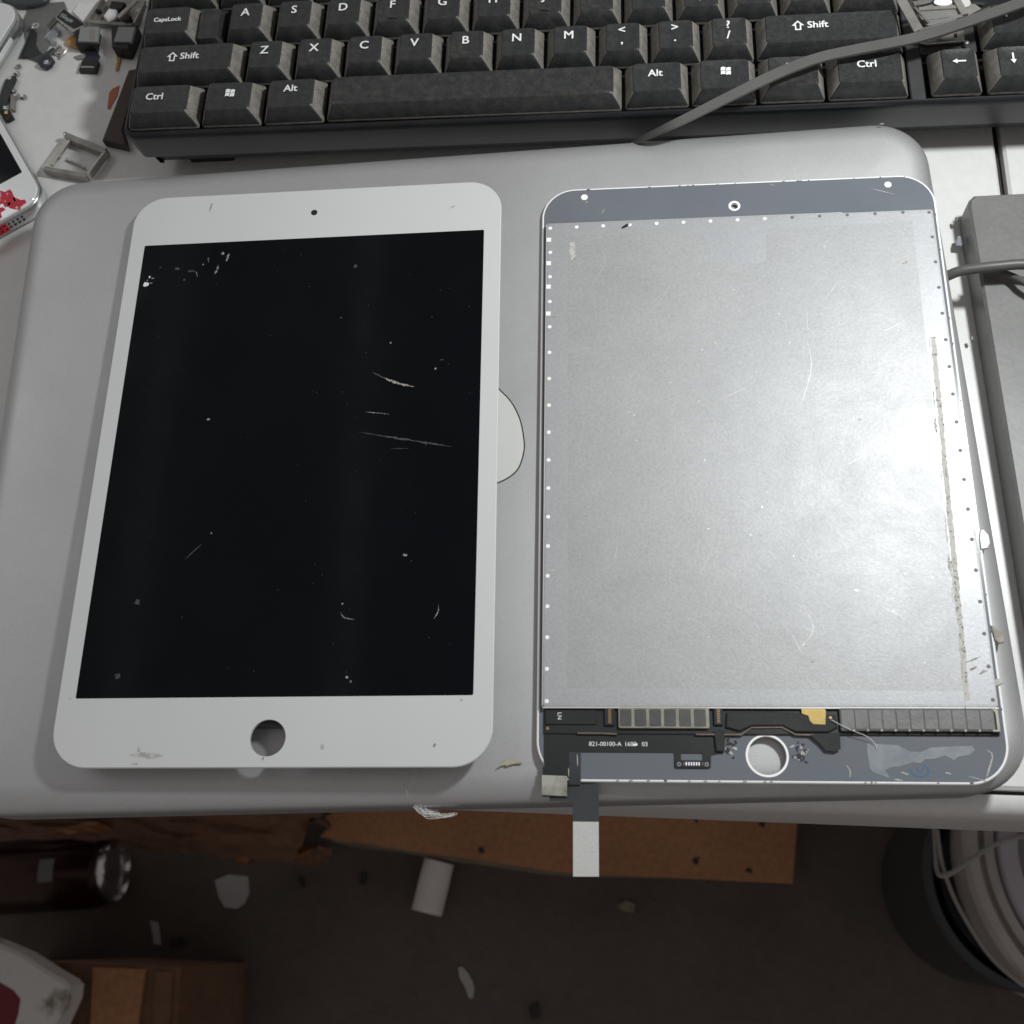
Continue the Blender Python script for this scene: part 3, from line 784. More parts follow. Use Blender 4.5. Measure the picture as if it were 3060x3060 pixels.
# row 2
caps = key(.62, 2, 1.24, [('CapsLock', -.4, -.2, 2.75)])
rr = [[(x, y, z) for x, y in rrect(.62 * U - 1.5 + t, -8.95 + t, 1.13 * U - .65 - t * 1.4, 8.95 - t * 2.2, 1.0, 3)] for t, z in ((0, 0), (0, .8), (1.1, 4.2), (1.5, 4.1))]
st = loft('step', rr, smooth=38); link_obj('step', st, M['key_dust'], caps)
for i, ch in enumerate('ASDFGHJKL'):
    k = key(2.25 + i, 2, 1, [(ch, -.7, 1.3, 5.1)], dusty=i in (3, 6, 7))
    if ch in 'FJ': link_obj('bump', box('bump', -1.6, -5.6, LZK + .1, 1.6, -5.0, LZK + .5, .15), M['key'], k)
key(11.25, 2, 1, [(':', -.4, 2.5, 4.8), (';', -.4, -2.2, 5.0)])
key(12.25, 2, 1, [('"', -.4, 2.5, 4.8), ("'", -.4, -2.2, 5.0)])
key(13.25, 2, 1, dusty=True)
key(14.375, 2, 1.25, dusty=True)
# row 3
key(.75, 3, 1.5, [('Tab', -2.5, .6, 4.2)])
for i, ch in enumerate('QWERTYUIOP'): key(2 + i, 3, 1, [(ch, -.7, 1.3, 5.1)])
key(12, 3, 1); key(13, 3, 1); key(14.25, 3, 1.5)
# arrows
ax = (250.1 - KX0) / U
key(ax, 0, .96, [('LEFT', .1, .3)]); key(ax + 1, 0, .96, [('DOWN', -.8, .6)]); key(ax + 1, 1, .96, [('UP', -.8, 2.2)]); key(ax + 2, 0, .96)
# rest of the board, beyond the frame: back row, navigation block and number pad
for i in range(13): key(.5 + i, 4, 1)
key(14, 4, 2, full=False)
for i in range(3):
    for r in (3, 4): key(ax + i, r, .96)
px_ = ax + 3.35
for i in range(4):
    for r in range(5):
        if (i, r) not in ((1, 0),): key(px_ + i, r, .96)
# case
cx0, cx1 = -54.2, 395.0
front = [(-30.9, 27.9), (-31.6, 27.3), (-31.9, 26), (-30.9, 18), (-29.8, 12.6), (-28.6, 12.0)]
n_ = rrect(cx0, -31.9, cx1, 108, 4, 5)
rings = [[(x, y, z) for x, y in offset(n_, i)] for i, z in ((2.6, 12.6), (1.5, 13.2), (.8, 18), (.1, 24.5), (0, 26.2), (.35, 27.4), (1.1, 27.9), (1.7, 27.6), (1.9, 23.5))]
case = link_obj('case', loft('case', rings, cap0=True, cap1=True, smooth=50), M['case'], kb)
link_obj('case_bottom', loft('case_bottom', [[(x, y, z) for x, y in offset(n_, i)] for i, z in ((7, 5.6), (5.6, 6.2), (4.6, 12.7))], smooth=40), M['case'], kb)
for fx in (-30, 160, 360):
    for fy in (-20, 92): link_obj('foot', box('foot', fx - 9, fy - 3, .05, fx + 9, fy + 3, 6, .8), M['foam'], kb)
# raised web between the key blocks
wx = KX0 + 15 * U
link_obj('case_web', plate('case_web', rrect(wx + .4, -31.0, wx + 5.6, 100, .8, 2), 22, 27.9, bevel=.4), M['web'], kb)
link_obj('case_web', plate('case_web', rrect(wx + 5.7, -10.6, wx + 25.2, 9, .8, 2), 22, 27.85, bevel=.4), M['web'], kb)
link_obj('case_web', plate('case_web', rrect(wx + 63, -31.0, wx + 69, 100, .8, 2), 22, 27.9, bevel=.4), M['web'], kb)

# ================================================================== cables
rib = []
for k in range(5):
    c0 = -1.5 + k * .75
    rib += [(c0 - .33, .5), (c0, .8), (c0 + .33, .5)]
rib += [(1.95, 0)] + [(-x, -y) for x, y in rib] + [(-1.95, 0)]
path = [at(1880, 436, 24), at(1930, 410, 31), at(1990, 382, 36), at(2050, 354, 37.4), at(2170, 294, 38.2), at(2320, 222, 38.4), at(2440, 176, 38.4), at(2560, 149, 38.4), at(2740, 113, 38.8), at(2890, 66, 39.8), at(3060, 6, 41), at(3180, -40, 41.5)]
link_obj('ribbed_cable', sweep('ribbed_cable', path, rib[::-1], smooth=30, taper=lambda t: .62 + .5 * min(1, t * 2.2)), M['cable'],
         label='grey ribbed cable running diagonally over the right end of the keyboard', cat='cable')
path = [at(2810, 835, 14), at(2862, 812, 17), at(2920, 802, 18.5), at(2985, 795, 19.5), at(3060, 790, 20), at(3160, 800, 20), at(3250, 830, 18), at(3420, 930, 15), at(3700, 1040, 14)]
link_obj('power_cable', tube('power_cable', path, 1.75, 14), M['cable'],
         label='round grey cable coming from under the laptop across the flat grey box', cat='cable', group='cables on the grey box')
link_obj('power_cable', tube('power_cable', [at(2930, 806, 14.5), at(2985, 812, 14.5), at(3030, 828, 15.5), at(3070, 848, 17), at(3140, 885, 17), at(3260, 960, 14.5), at(3500, 1100, 13.5)], 1.2, 12), M['cable'],
         label='thin dark cable branching below the round grey cable, on the grey box', cat='cable', group='cables on the grey box')

# ================================================================== grey box on the right
BH = 12.0
gb = thing('grey_box', 'flat grey plastic box at the right edge, against the laptop side', 'box', (0, 0, 0))
bp = [at(2889, 582, BH)[:2], at(2896, 640, BH)[:2], at(2912, 789, BH)[:2], at(2935, 952, BH)[:2], at(2979, 1147, BH)[:2], at(3010, 1426, BH)[:2], at(3033, 1566, BH)[:2], at(3058, 1775, BH)[:2], at(3085, 2010, BH)[:2]]
xl = [(289.2 - (i * .05), p[1]) for i, p in enumerate(bp)]
yt = at(2950, 580, BH)[1]
outl = [(289.3, at(3085, 2010, BH)[1]), (420, at(3085, 2010, BH)[1]), (420, yt), (292.0, yt), (289.9, yt - 2.0), (289.3, yt - 5)]
link_obj('housing', plate('housing', outl, .4, BH, bevel=.9), M['graybox'], gb)
for (u, v, r, mt) in ((2868, 722, 1.7, 'film'), (2936, 962, 1.2, 'film'), (2860, 655, .8, 'graybox'), (2905, 1010, .7, 'graybox')):
    x, y, _ = at(u, v, 4)
    link_obj('tape_flap', plate('tape_flap', [(x + a, y + b) for a, b in blob(r, 10, .3, .8, 1.3)], 3.6, 4.2, bevel=.2), M[mt], gb)

# ================================================================== phones and parts, upper left
def phone(label, corner, ex, ey, z, L=123.8, Wd=58.6, th=7.6, screen=(26.5, 12.0)):
    """corner = world xy of the corner where both edges run along -ex and -ey"""
    ang = math.atan2(ex[1], ex[0])
    cx = corner[0] - ex[0] * Wd / 2 - ey[0] * L / 2; cy = corner[1] - ex[1] * Wd / 2 - ey[1] * L / 2
    t = thing('phone', label, 'phone', (cx, cy, z), (0, 0, ang), group='white phones at the left edge')
    hx, hy = Wd / 2, L / 2
    o_ = rrect(-hx, -hy, hx, hy, 9, 10)
    rg = [[(x, y, zz) for x, y in offset(o_, i)] for i, zz in ((.7, 0), (0, .6), (0, th - 1.2), (.6, th - .6))]
    link_obj('band', loft('band', rg, smooth=50), M['alu'], t)
    link_obj('front_glass', plate('front_glass', offset(o_, .9), th - .7, th, bevel=.25), M['phone_white'], t)
    link_obj('screen', plate('screen', rrect(-hx + 3.4, -hy + 17, hx - 3.4, hy - 17, .3, 1), th - .2, th + .03), M['screen'], t)
    return t, hx, hy, th


# upper phone: its long edge runs down and to the left
ey = Vector((.33, .944)).normalized(); ex = Vector((ey.y, -ey.x))
c_ = at(72, 18, 9)
p1, hx, hy, th = phone('white-fronted phone with silver band at the top left corner of the photo', (c_[0], c_[1]), ex, ey, 1.5)
link_obj('side_button', box('side_button', hx - .1, hy - 27, 3.0, hx + .5, hy - 15, 5.0, .2), M['phone_white'], p1)
# lower phone: rounded end points to the lower right
ey = Vector((.54, -.84)).normalized(); ex = Vector((-ey.y, ey.x)) * 1.0
ex = Vector((.84, .54)).normalized()
c_ = at(138, 588, 9)
p2, hx, hy, th = phone('white phone with black screen and red paint stains, beside the laptop corner', (c_[0], c_[1]), ex, ey, 1.4)
for (x, y, r) in ((15, -hy + 9, 2.6), (9, -hy + 6, 2.2), (18, -hy + 4, 2.0), (4, -hy + 8, 2.4), (-3, -hy + 5, 2.6)):
    link_obj('red_stain', plate('red_stain', [(x + a, y + b) for a, b in blob(r * 1.45, 16, .5)], th - .02, th + .05, smooth=None), M['red'], p2)
for (x, wd) in ((6, 9), (-7, 8)):
    link_obj('red_stain', box('red_stain', x - wd / 2, -hy - .06, 1.4, x + wd / 2, -hy + .2, 6.0, .05), M['red'], p2)
hm = mesh_from('speaker_hole', [(.55 * math.cos(k * math.pi / 4), -.05, .55 * math.sin(k * math.pi / 4)) for k in range(8)], [tuple(range(8))]); hm.materials.append(M['black'])
for k in range(6):
    for r in (0, 1): link_obj('speaker_hole', hm, None, p2, loc=(17 - k * 1.9, -hy - .08, 2.9 + 1.8 * r))
link_obj('audio_jack', lathe('audio_jack', [(2.5, 0), (2.5, .25), (1.7, .25), (1.6, -1)], 20), M['metal_dull'], p2, loc=(-21, -hy - .05, 3.6), rot=(math.radians(90), 0, 0))


def pz(u, v, z): return at(u / 4.293, v / 4.293, z)          # point read from the enlarged corner of the photo


def slab(name, pts, z0, z1, mt, label=None, cat=None, parent=None, bevel=.15, group=None):
    q = [p[:2] for p in pts]
    if sum(q[i - 1][0] * q[i][1] - q[i][0] * q[i - 1][1] for i in range(len(q))) < 0: q = q[::-1]
    return link_obj(name, plate(name, q, z0, z1, bevel=bevel), M[mt], parent, label=label, cat=cat, group=group)


# bent metal frame by the lower phone
fr = thing('bent_bracket', 'small bent sheet-metal frame lying between the phone and the laptop', 'bracket')
fa, fb, fc, fd = [Vector(at(*q, 2.5)) for q in ((205, 414), (318, 458), (264, 532), (137, 510))]


def bar(a, b, w_, h_, mt, parent, name='bar'):
    a, b = Vector(a), Vector(b)
    return link_obj(name, sweep(name, [a, b], [(-w_ / 2, -h_ / 2), (w_ / 2, -h_ / 2), (w_ / 2, h_ / 2), (-w_ / 2, h_ / 2)], sub=0, smooth=None), M[mt], parent)


bar(fa, fb, 2.6, 3.6, 'metal_dull', fr); bar(fb, fc, .8, 3.4, 'metal', fr); bar(fc, fd, 1.9, 3.4, 'metal_dull', fr); bar(fd, fa, 2.6, 2.4, 'metal', fr)
s1 = Vector(at(168, 470, 3)); s2 = Vector(at(228, 436, 3))
bar(fd.lerp(fa, .12) + Vector((2.2, -.5, 1.2)), fd.lerp(fa, .88) + Vector((2.2, -.5, 1.2)), 1.2, 1.2, 'metal', fr)
bar(at(200, 475, 1.0), at(253, 503, 1.0), .7, .8, 'metal_dull', fr, 'inner_rib')
link_obj('corner_peg', lathe('corner_peg', [(.01, 4.6), (.9, 4.4), (1.1, 3.8), (1.1, 0)], 12), M['metal'], fr, loc=tuple(fa + Vector((-.6, .8, -2.2))))
slab('paper_scrap', [at(258, 402, .2), at(306, 420, .2), at(328, 440, .2), at(300, 450, .2), at(235, 428, .2)], .05, .3, 'paper', 'white paper scrap under the small bent metal frame', 'paper', bevel=.05)

# dark wooden strip along the keyboard
slab('wood_strip', [pz(1650, 900, 4), pz(1800, 870, 4), pz(1700, 1240, 4), pz(1570, 1660, 4), pz(1620, 1870, 4), pz(1310, 1800, 4)], .3, 4.2, 'wood', 'dark brown wooden strip lying along the left end of the keyboard', 'strip', bevel=.4)
slab('orange_tape', [pz(1440, 1140, .3), pz(1530, 1095, .3), pz(1500, 1230, .3), pz(1440, 1330, .3), pz(1410, 1400, .3), pz(1375, 1390, .3), pz(1400, 1190, .3)], .05, .35, 'orange', 'small orange tape piece stuck beside the dark wooden strip', 'tape', bevel=.05)

# camera modules
cm = thing('camera_module', 'small camera module with grey cap and black ribbon ending in a plug', 'camera module', group='loose camera modules')
link_obj('body', plate('body', [q[:2] for q in (pz(1010, 640, 2), pz(1240, 650, 2), pz(1280, 420, 2), pz(1020, 420, 2))], .2, 5.2, bevel=.2), M['black'], cm)
slab('cap', [pz(1000, 530, 6), pz(1255, 540, 6), pz(1275, 345, 6), pz(1030, 345, 6)], 5.0, 6.2, 'greycap', parent=cm)
slab('cap_window', [pz(1135, 500, 6.3), pz(1210, 505, 6.3), pz(1220, 385, 6.3), pz(1145, 385, 6.3)], 6.15, 6.28, 'metal_dull', parent=cm, bevel=.02)
slab('ribbon', [pz(1060, 640, 1.5), pz(1240, 650, 1.5), pz(1285, 720, 1.5), pz(1240, 790, 1.5), pz(1050, 790, 1.5), pz(1100, 710, 1.5)], 1.0, 1.4, 'navy', parent=cm, bevel=.05)
slab('plug', [pz(1010, 910, 2), pz(1225, 915, 2), pz(1265, 780, 2), pz(1055, 775, 2)], .2, 2.2, 'black', parent=cm)
slab('contact_strip', [pz(1035, 868, 2.3), pz(1205, 870, 2.3), pz(1207, 852, 2.3), pz(1038, 850, 2.3)], 2.15, 2.4, 'metal', parent=cm, bevel=.03)
cm = thing('camera_module', 'small camera module with grey cap and amber ribbon beside the keyboard end', 'camera module', group='loose camera modules')
slab('body', [pz(1490, 700, 2), pz(1690, 720, 2), pz(1810, 420, 2), pz(1480, 420, 2)], .2, 6.2, 'black', parent=cm)
slab('cap', [pz(1460, 535, 7), pz(1690, 540, 7), pz(1740, 350, 7), pz(1520, 345, 7)], 6.0, 7.2, 'greycap', parent=cm)
slab('ribbon', [pz(1490, 680, .8), pz(1550, 690, .8), pz(1540, 780, .8), pz(1505, 905, .8), pz(1475, 900, .8), pz(1500, 780, .8)], .4, .8, 'amber', parent=cm, bevel=.05)
slab('ribbon', [pz(1560, 740, .8), pz(1680, 760, .8), pz(1700, 680, .8), pz(1570, 680, .8)], .4, .9, 'wood', parent=cm, bevel=.05)
# black printed part
pc = thing('printed_part', 'black rectangular part with white print, lying on the heap of parts', 'phone part')
slab('body', [pz(800, 90, 7), pz(1085, 305, 7), pz(920, 398, 7), pz(700, 215, 7)], 3.5, 6.5, 'metal', parent=pc)
slab('face', [pz(805, 95, 7.4), pz(1070, 290, 7.4), pz(930, 350, 7.4), pz(715, 205, 7.4)], 6.45, 6.9, 'black', parent=pc)
for q in ([(790, 165), (860, 195), (835, 240), (760, 215)], [(850, 215), (950, 265), (915, 295), (830, 255)]):
    slab('print', [pz(a, b, 6.95) for a, b in q], 6.85, 6.95, 'smear', parent=pc, bevel=.01)
slab('notch', [pz(970, 345, 6.6), pz(1005, 325, 6.6), pz(1010, 340, 6.6), pz(975, 358, 6.6)], 6.4, 6.6, 'black', parent=pc, bevel=.02)
slab('white_card', [pz(1010, 15, 2), pz(1120, 35, 2), pz(1260, 5, 2), pz(1085, 295, 2), pz(925, 130, 2)], 1.0, 1.4, 'paper', 'white card piece lying behind the black printed part', 'card', bevel=.05)
slab('grey_plate', [pz(380, 60, .6), pz(820, 20, .6), pz(860, 120, .6), pz(560, 470, .6), pz(640, 560, .6), pz(560, 700, .6), pz(330, 560, .6), pz(300, 250, .6)], .1, .7, 'graybox', 'dull grey flat plate lying beside the upper white phone', 'plate', bevel=.1)
slab('dark_disc', [pz(300 + 320 * math.cos(a * .3), -60 + 130 * math.sin(a * .3), 3) for a in range(0, 21)], .8, 3.0, 'flexgrey', 'dark round dish edge at the top left behind the phone', 'dish', bevel=.6)
# sheet metal odds and ends near the keyboard corner
mf = thing('metal_bracket', 'bent steel bracket of thin strips lying beside the keyboard corner', 'bracket')
bar(pz(1110, 310, 3), pz(1330, 0, 3), 1.2, 2.5, 'metal_dull', mf); bar(pz(1130, 290, 2), pz(1700, 340, 2), 1.6, 2, 'metal_dull', mf); bar(pz(1760, 0, 6), pz(1520, 230, 6), 1.8, 1, 'metal', mf)
bar(pz(1230, 150, 3), pz(1300, 150, 3), 1, 2, 'black', mf); bar(pz(1860, 60, 5), pz(1730, 320, 4), .8, 2.4, 'metal_dull', mf)
slab('base_sheet', [pz(1180, 250, .8), pz(1380, 0, .8), pz(1860, 0, .8), pz(1780, 330, .8)], .3, .8, 'metal_dull', parent=mf, bevel=.05)
slab('round_tab', [pz(1400, 90, 4), pz(1500, 110, 4), pz(1480, 220, 4), pz(1380, 270, 4), pz(1320, 200, 4)], 2.5, 4, 'paper', parent=mf, bevel=.5)
slab('block', [pz(1560, 250, 4), pz(1640, 270, 4), pz(1670, 190, 4), pz(1590, 180, 4)], .8, 3.6, 'black', parent=mf)
slab('block', [pz(1400, 90, 5), pz(1560, 110, 5), pz(1600, 30, 5), pz(1430, 10, 5)], 2, 5, 'black', parent=mf)
slab('block', [pz(1730, 130, 5), pz(1820, 150, 5), pz(1840, 90, 5), pz(1750, 80, 5)], 3, 4.4, 'paper', parent=mf)
# flat cable heap
fl = thing('flex_circuit', 'black flexible circuit with a round lens end beside the upper phone', 'flex circuit', group='loose flexible circuits')
slab('strip', [pz(240, 740, 1.4), pz(400, 370, 1.4), pz(470, 410, 1.4), pz(450, 560, 1.4), pz(520, 700, 1.4), pz(430, 730, 1.4)], .8, 1.4, 'flex', parent=fl)
slab('strip', [pz(370, 740, 1.2), pz(560, 690, 1.2), pz(680, 600, 1.2), pz(720, 640, 1.2), pz(640, 710, 1.2), pz(520, 800, 1.2)], .6, 1.3, 'flexgrey', parent=fl)
slab('lens_block', [pz(490, 820, 2.6), pz(575, 860, 2.6), pz(640, 820, 2.6), pz(680, 745, 2.6), pz(620, 700, 2.6), pz(540, 730, 2.6)], .4, 2.8, 'navy', parent=fl)
link_obj('lens', lathe('lens', [(1.1, 0), (1.1, .3), (.6, .35), (.01, .2)], 16), M['alu'], fl, loc=pz(598, 800, 2.8))
link_obj('ring', lathe('ring', [(1.6, 0), (1.8, .8), (1.2, 1.2), (.7, .8), (.7, 0)], 16), M['alu'], fl, loc=pz(465, 345, 3))
fl = thing('flex_circuit', 'black flexible circuit with metal contacts at the left edge of the photo', 'flex circuit', group='loose flexible circuits')
slab('strip', [pz(-40, 1320, 1.6), pz(60, 1040, 1.6), pz(110, 975, 1.6), pz(200, 970, 1.6), pz(210, 1010, 1.6), pz(130, 1200, 1.6), pz(60, 1420, 1.6), pz(-40, 1460, 1.6)], .9, 1.7, 'flex', parent=fl)
slab('connector', [pz(-40, 1530, 2.6), pz(90, 1530, 2.6), pz(160, 1490, 2.6), pz(120, 1410, 2.6), pz(-40, 1430, 2.6)], .4, 2.8, 'black', parent=fl)
slab('contact_strip', [pz(130, 1200, 1.5), pz(200, 1240, 1.5), pz(190, 1420, 1.5), pz(130, 1400, 1.5)], .6, 1.5, 'metal_dull', parent=fl)
link_obj('eyelet', lathe('eyelet', [(.9, 0), (.9, .25), (.01, .25)], 14), M['stiff'], fl, loc=pz(120, 1000, 1.7))
slab('pad', [pz(40, 1400, 2.9), pz(90, 1395, 2.9), pz(90, 1360, 2.9), pz(45, 1360, 2.9)], 2.5, 3.0, 'alu', parent=fl, bevel=.05)
slab('pad', [pz(55, 1460, 2.9), pz(100, 1455, 2.9), pz(95, 1420, 2.9), pz(60, 1425, 2.9)], 2.5, 3.0, 'gold', parent=fl, bevel=.05)
slab('clear_strip', [pz(585, 480, 1.4), pz(720, 330, 1.4), pz(770, 400, 1.4), pz(650, 540, 1.4)], .9, 1.5, 'film', 'clear plastic strip below the black printed part', 'plastic strip', bevel=.1)


def screw(u, v, tilt, az, label):
    t = thing('screw', label, 'screw', pz(u, v, 1.0), (tilt, 0, az), group='tiny screws among the phone parts')
    link_obj('head', lathe('head', [(.01, 0), (.55, 0), (.55, -.25), (1.05, -.3), (1.05, .15), (.8, .35), (.01, .38)], 14), M['metal'], t)
    link_obj('shank', lathe('shank', [(.01, -2.6), (.35, -2.5), (.5, -2.1), (.4, -1.8), (.5, -1.5), (.4, -1.2), (.5, -.9), (.4, -.6), (.5, -.3)], 10), M['metal_dull'], t)


screw(245, 855, 1.2, .8, 'tiny steel screw, upper of the pair beside the upper phone')
screw(235, 945, 1.3, 1.2, 'tiny steel screw, lower of the pair beside the upper phone')
screw(185, 1160, .9, 2.2, 'tiny steel screw, uppermost of three right of the left-edge flexible circuit')
screw(230, 1250, 1.3, .2, 'tiny steel screw, middle of three right of the left-edge flexible circuit')
screw(320, 1245, 1.2, 1.4, 'tiny steel screw, rightmost of three right of the left-edge flexible circuit')
screw(700, 560, 1.0, .5, 'tiny steel screw, topmost of the cluster left of the grey-capped camera module')
screw(770, 600, 1.2, 2.0, 'tiny steel screw, middle of the cluster left of the grey-capped camera module')
screw(770, 690, 1.3, 3.0, 'tiny steel screw, lowest of the cluster left of the grey-capped camera module')
slab('amber_flex', [pz(930, 430, 2), pz(995, 440, 2), pz(985, 600, 2), pz(950, 600, 2), pz(850, 560, 2), pz(830, 520, 2)], 1.0, 1.6, 'amber', 'amber flexible circuit scrap at the left side of the grey-capped camera module', 'flex circuit', bevel=.05)
slab('metal_clip', [pz(690, 690, 1), pz(760, 620, 1), pz(860, 640, 1), pz(820, 690, 1), pz(770, 720, 1)], .3, 1.2, 'metal', 'small silver metal clip under the screw cluster', 'clip', bevel=.15)
slab('shield_scrap', [pz(940, 720, 1), pz(1040, 690, 1), pz(1070, 740, 1), pz(1000, 760, 1)], .2, .8, 'metal_dull', 'thin metal scrap left of the black ribbon of the camera module', 'metal scrap', bevel=.05)

# ================================================================== metal parts on the keyboard
def q3(x, y, z): return at(2650 + x / 4.712, y / 4.712, z)


mp = thing('metal_plate', 'shiny stamped metal plate with cut-outs resting on the keyboard by the arrow keys', 'metal part')
z_ = 38.5
bar(q3(200, 0, z_), q3(450, 440, z_), 3.4, .7, 'metal_dull', mp); bar(q3(450, 440, z_ + .3), q3(980, 290, z_ + .3), .9, 1.2, 'metal', mp); bar(q3(370, 60, z_), q3(700, -20, z_), 1.6, .8, 'metal', mp)
bar(q3(390, 110, z_), q3(600, 340, z_), .8, .8, 'metal', mp); bar(q3(970, -20, z_), q3(1100, 210, z_), 2.4, .8, 'metal_dull', mp); bar(q3(450, 130, z_ - .4), q3(980, 100, z_ - .4), 1.4, .6, 'metal_dull', mp)
slab('tongue', [q3(440, 200, z_ - .3), q3(820, 170, z_ - .3), q3(900, 230, z_ - .3), q3(500, 280, z_ - .3)], z_ - .6, z_ - .2, 'alu', parent=mp, bevel=.05)
slab('tongue', [q3(550, 350, z_), q3(900, 240, z_), q3(1060, 200, z_), q3(1070, 240, z_), q3(600, 365, z_)], z_ - .3, z_ + .2, 'alu', parent=mp, bevel=.05)
slab('oval_tab', [q3(790 + 130 * math.cos(a * .45), 35 + 48 * math.sin(a * .45), z_) for a in range(14)], z_ - .2, z_ + .3, 'white_pad', parent=mp, bevel=.1)
slab('oval_tab', [q3(1090 + 90 * math.cos(a * .45), 45 + 65 * math.sin(a * .45), z_) for a in range(14)], z_ - .2, z_ + .3, 'stiff', parent=mp, bevel=.1)
slab('web', [q3(400, 120, z_ - .8), q3(960, -20, z_ - .8), q3(1080, 210, z_ - .8), q3(560, 360, z_ - .8)], z_ - 1.2, z_ - .8, 'metal_dull', parent=mp, bevel=.05)
slab('side_web', [q3(1000, 0, z_ - .5), q3(1250, 60, z_ - .5), q3(1330, 120, z_ - .5), q3(1150, 220, z_ - .5)], z_ - 1, z_ - .5, 'metal_dull', parent=mp, bevel=.05)
mp = thing('metal_strip', 'flat metal strip tucked under the ribbed cable above the left arrow key', 'metal part')
slab('strip', [q3(330, 560, 30), q3(1090, 400, 30), q3(1110, 555, 30), q3(570, 600, 30)], 28.4, 29.4, 'metal', parent=mp, bevel=.15)
slab('slot', [q3(945, 470, 29.6), q3(990, 460, 29.6), q3(995, 520, 29.6), q3(950, 525, 29.6)], 29.3, 29.5, 'black', parent=mp, bevel=.02)
link_obj('rivet', lathe('rivet', [(.9, 0), (.7, .5), (.01, .7)], 10), M['alu'], mp, loc=q3(1125, 610, 30))
slab('green_board', [q3(1170, 20, 37), q3(1400, 30, 37), q3(1360, 70, 37), q3(1250, 60, 37)], 36, 37, 'foam', 'dark circuit scrap at the top edge behind the ribbed cable', 'circuit scrap', bevel=.1)

# ================================================================== scraps on the laptop
def flake(name, u, v, z, pts, mt, label, th=.5):
    x, y, _ = at(u, v, z)
    o_ = [(a * 1.0, b) for a, b in pts]
    if sum(o_[i - 1][0] * o_[i][1] - o_[i][0] * o_[i - 1][1] for i in range(len(o_))) < 0: o_ = o_[::-1]
    return link_obj(name, plate(name, o_, 0, th, bevel=th * .3), M[mt], loc=(x, y, z), label=label, cat='flake')


flake('tan_flake', 1523, 2281, 25.6, [(-3.9, -1.6), (-2.6, -.1), (-1.6, .7), (-.2, 1.0), (1.0, .4), (2.4, 1.0), (3.6, .3), (3.5, -.2), (1.4, -.3), (.4, -.5), (-.8, -1.0), (-1.4, -.6), (-2.2, -.8)], 'tan_flake', 'tan flake on the laptop lid between the lower ends of the panels')
flake('clear_flake', 2940, 1613, 28.6, [(-1.6, -3.4), (.6, -3.0), (1.5, -1.4), (1.4, 1.2), (.2, 3.2), (-1.0, 2.8), (-1.6, 0)], 'flake_clear', 'clear plastic flake at the right edge of the metal-backed panel', .9)
flake('brown_flake', 2980, 1898, 28.2, [(-1.7, 2.8), (-.6, 2.4), (.4, 1.2), (1.9, -.4), (1.3, -2.4), (-.2, -2.8), (-1.2, -1.5), (-1.5, .6)], 'flake_dark', 'brown torn flake at the lower right edge of the metal-backed panel', .9)
flake('grey_flake', 2980, 2040, 28.2, [(-1.4, .4), (-.2, 1.0), (1.4, 1.2), (1.6, -.2), (.2, -.9), (-.9, -1.2)], 'flake', 'small grey flake beside the lowest dimple of the metal-backed panel', .6)
flake('brown_crumb', 2634, 371, 29.7, [(-.9, -.2), (0, .35), (.9, .2), (.6, -.35)], 'flake_dark', 'brown crumb near the back right corner of the laptop lid', .3)
# lint hanging over the front of the lid
lint = thing('lint_strand', 'wispy white lint hanging over the front edge of the laptop', 'lint')
base = [at(1235, 2325, 25), at(1225, 2350, 24), at(1235, 2385, 22), at(1260, 2420, 20), at(1300, 2437, 19), at(1330, 2438, 19), at(1360, 2432, 19)]
for k in range(26):
    p = [Vector(q) + Vector((random.gauss(0, 1.5) * (1 - .12 * i), random.gauss(0, 1.3) * (1 - .12 * i), random.gauss(0, .4))) for i, q in enumerate(base)]
    a = random.choice([0, 0, 0, 1, 2]); b = random.choice([5, 6, 7, 7])
    if b - a < 3: b = a + 3
    link_obj('strand', tube('strand', p[a:b], random.uniform(.035, .075), 4, 5), M['fibre'], lint)
for k in range(22):
    x, y, z = at(1225 + random.gauss(15, 22), 2325 + random.gauss(0, 14), 25.2)
    d = Vector((random.gauss(0, 1.4), random.gauss(0, 1.4), 0))
    link_obj('strand', tube('strand', [(x, y, z), (x + d.x, y + d.y, z + .3), (x + d.x * 1.3 + random.gauss(0, .6), y + d.y * 1.6, z)], .035, 4, 4), M['fibre'], lint)

# ================================================================== under the desk
FZ = -720


def sheet(name, pts, nx, ny, amp, mt, z=0, th=2.0, seed=1, label=None, cat=None, parent=None, kind=None):
    """crumpled sheet over the quad pts (4 corners, mm) with relief"""
    rnd = random.Random(seed)
    a, b, c, d = [Vector(p) for p in pts]; v = []; f = []
    H_ = [[rnd.uniform(-1, 1) for _ in range(nx + 1)] for _ in range(ny + 1)]
    for j in range(ny + 1):
        for i in range(nx + 1):
            s, t = i / nx, j / ny
            q = a.lerp(b, s).lerp(d.lerp(c, s), t)
            v.append((q.x + rnd.uniform(-1, 1) * amp * .5, q.y + rnd.uniform(-1, 1) * amp * .5, q.z + H_[j][i] * amp))
    for j in range(ny):
        for i in range(nx):
            k = j * (nx + 1) + i; f.append((k, k + 1, k + nx + 2, k + nx + 1))
    me = mesh_from(name, v, f)
    o = link_obj(name, me, M[mt], parent, label=label, cat=cat)
    so = o.modifiers.new('thickness', 'SOLIDIFY'); so.thickness = th * MM; so.offset = 0
    return o


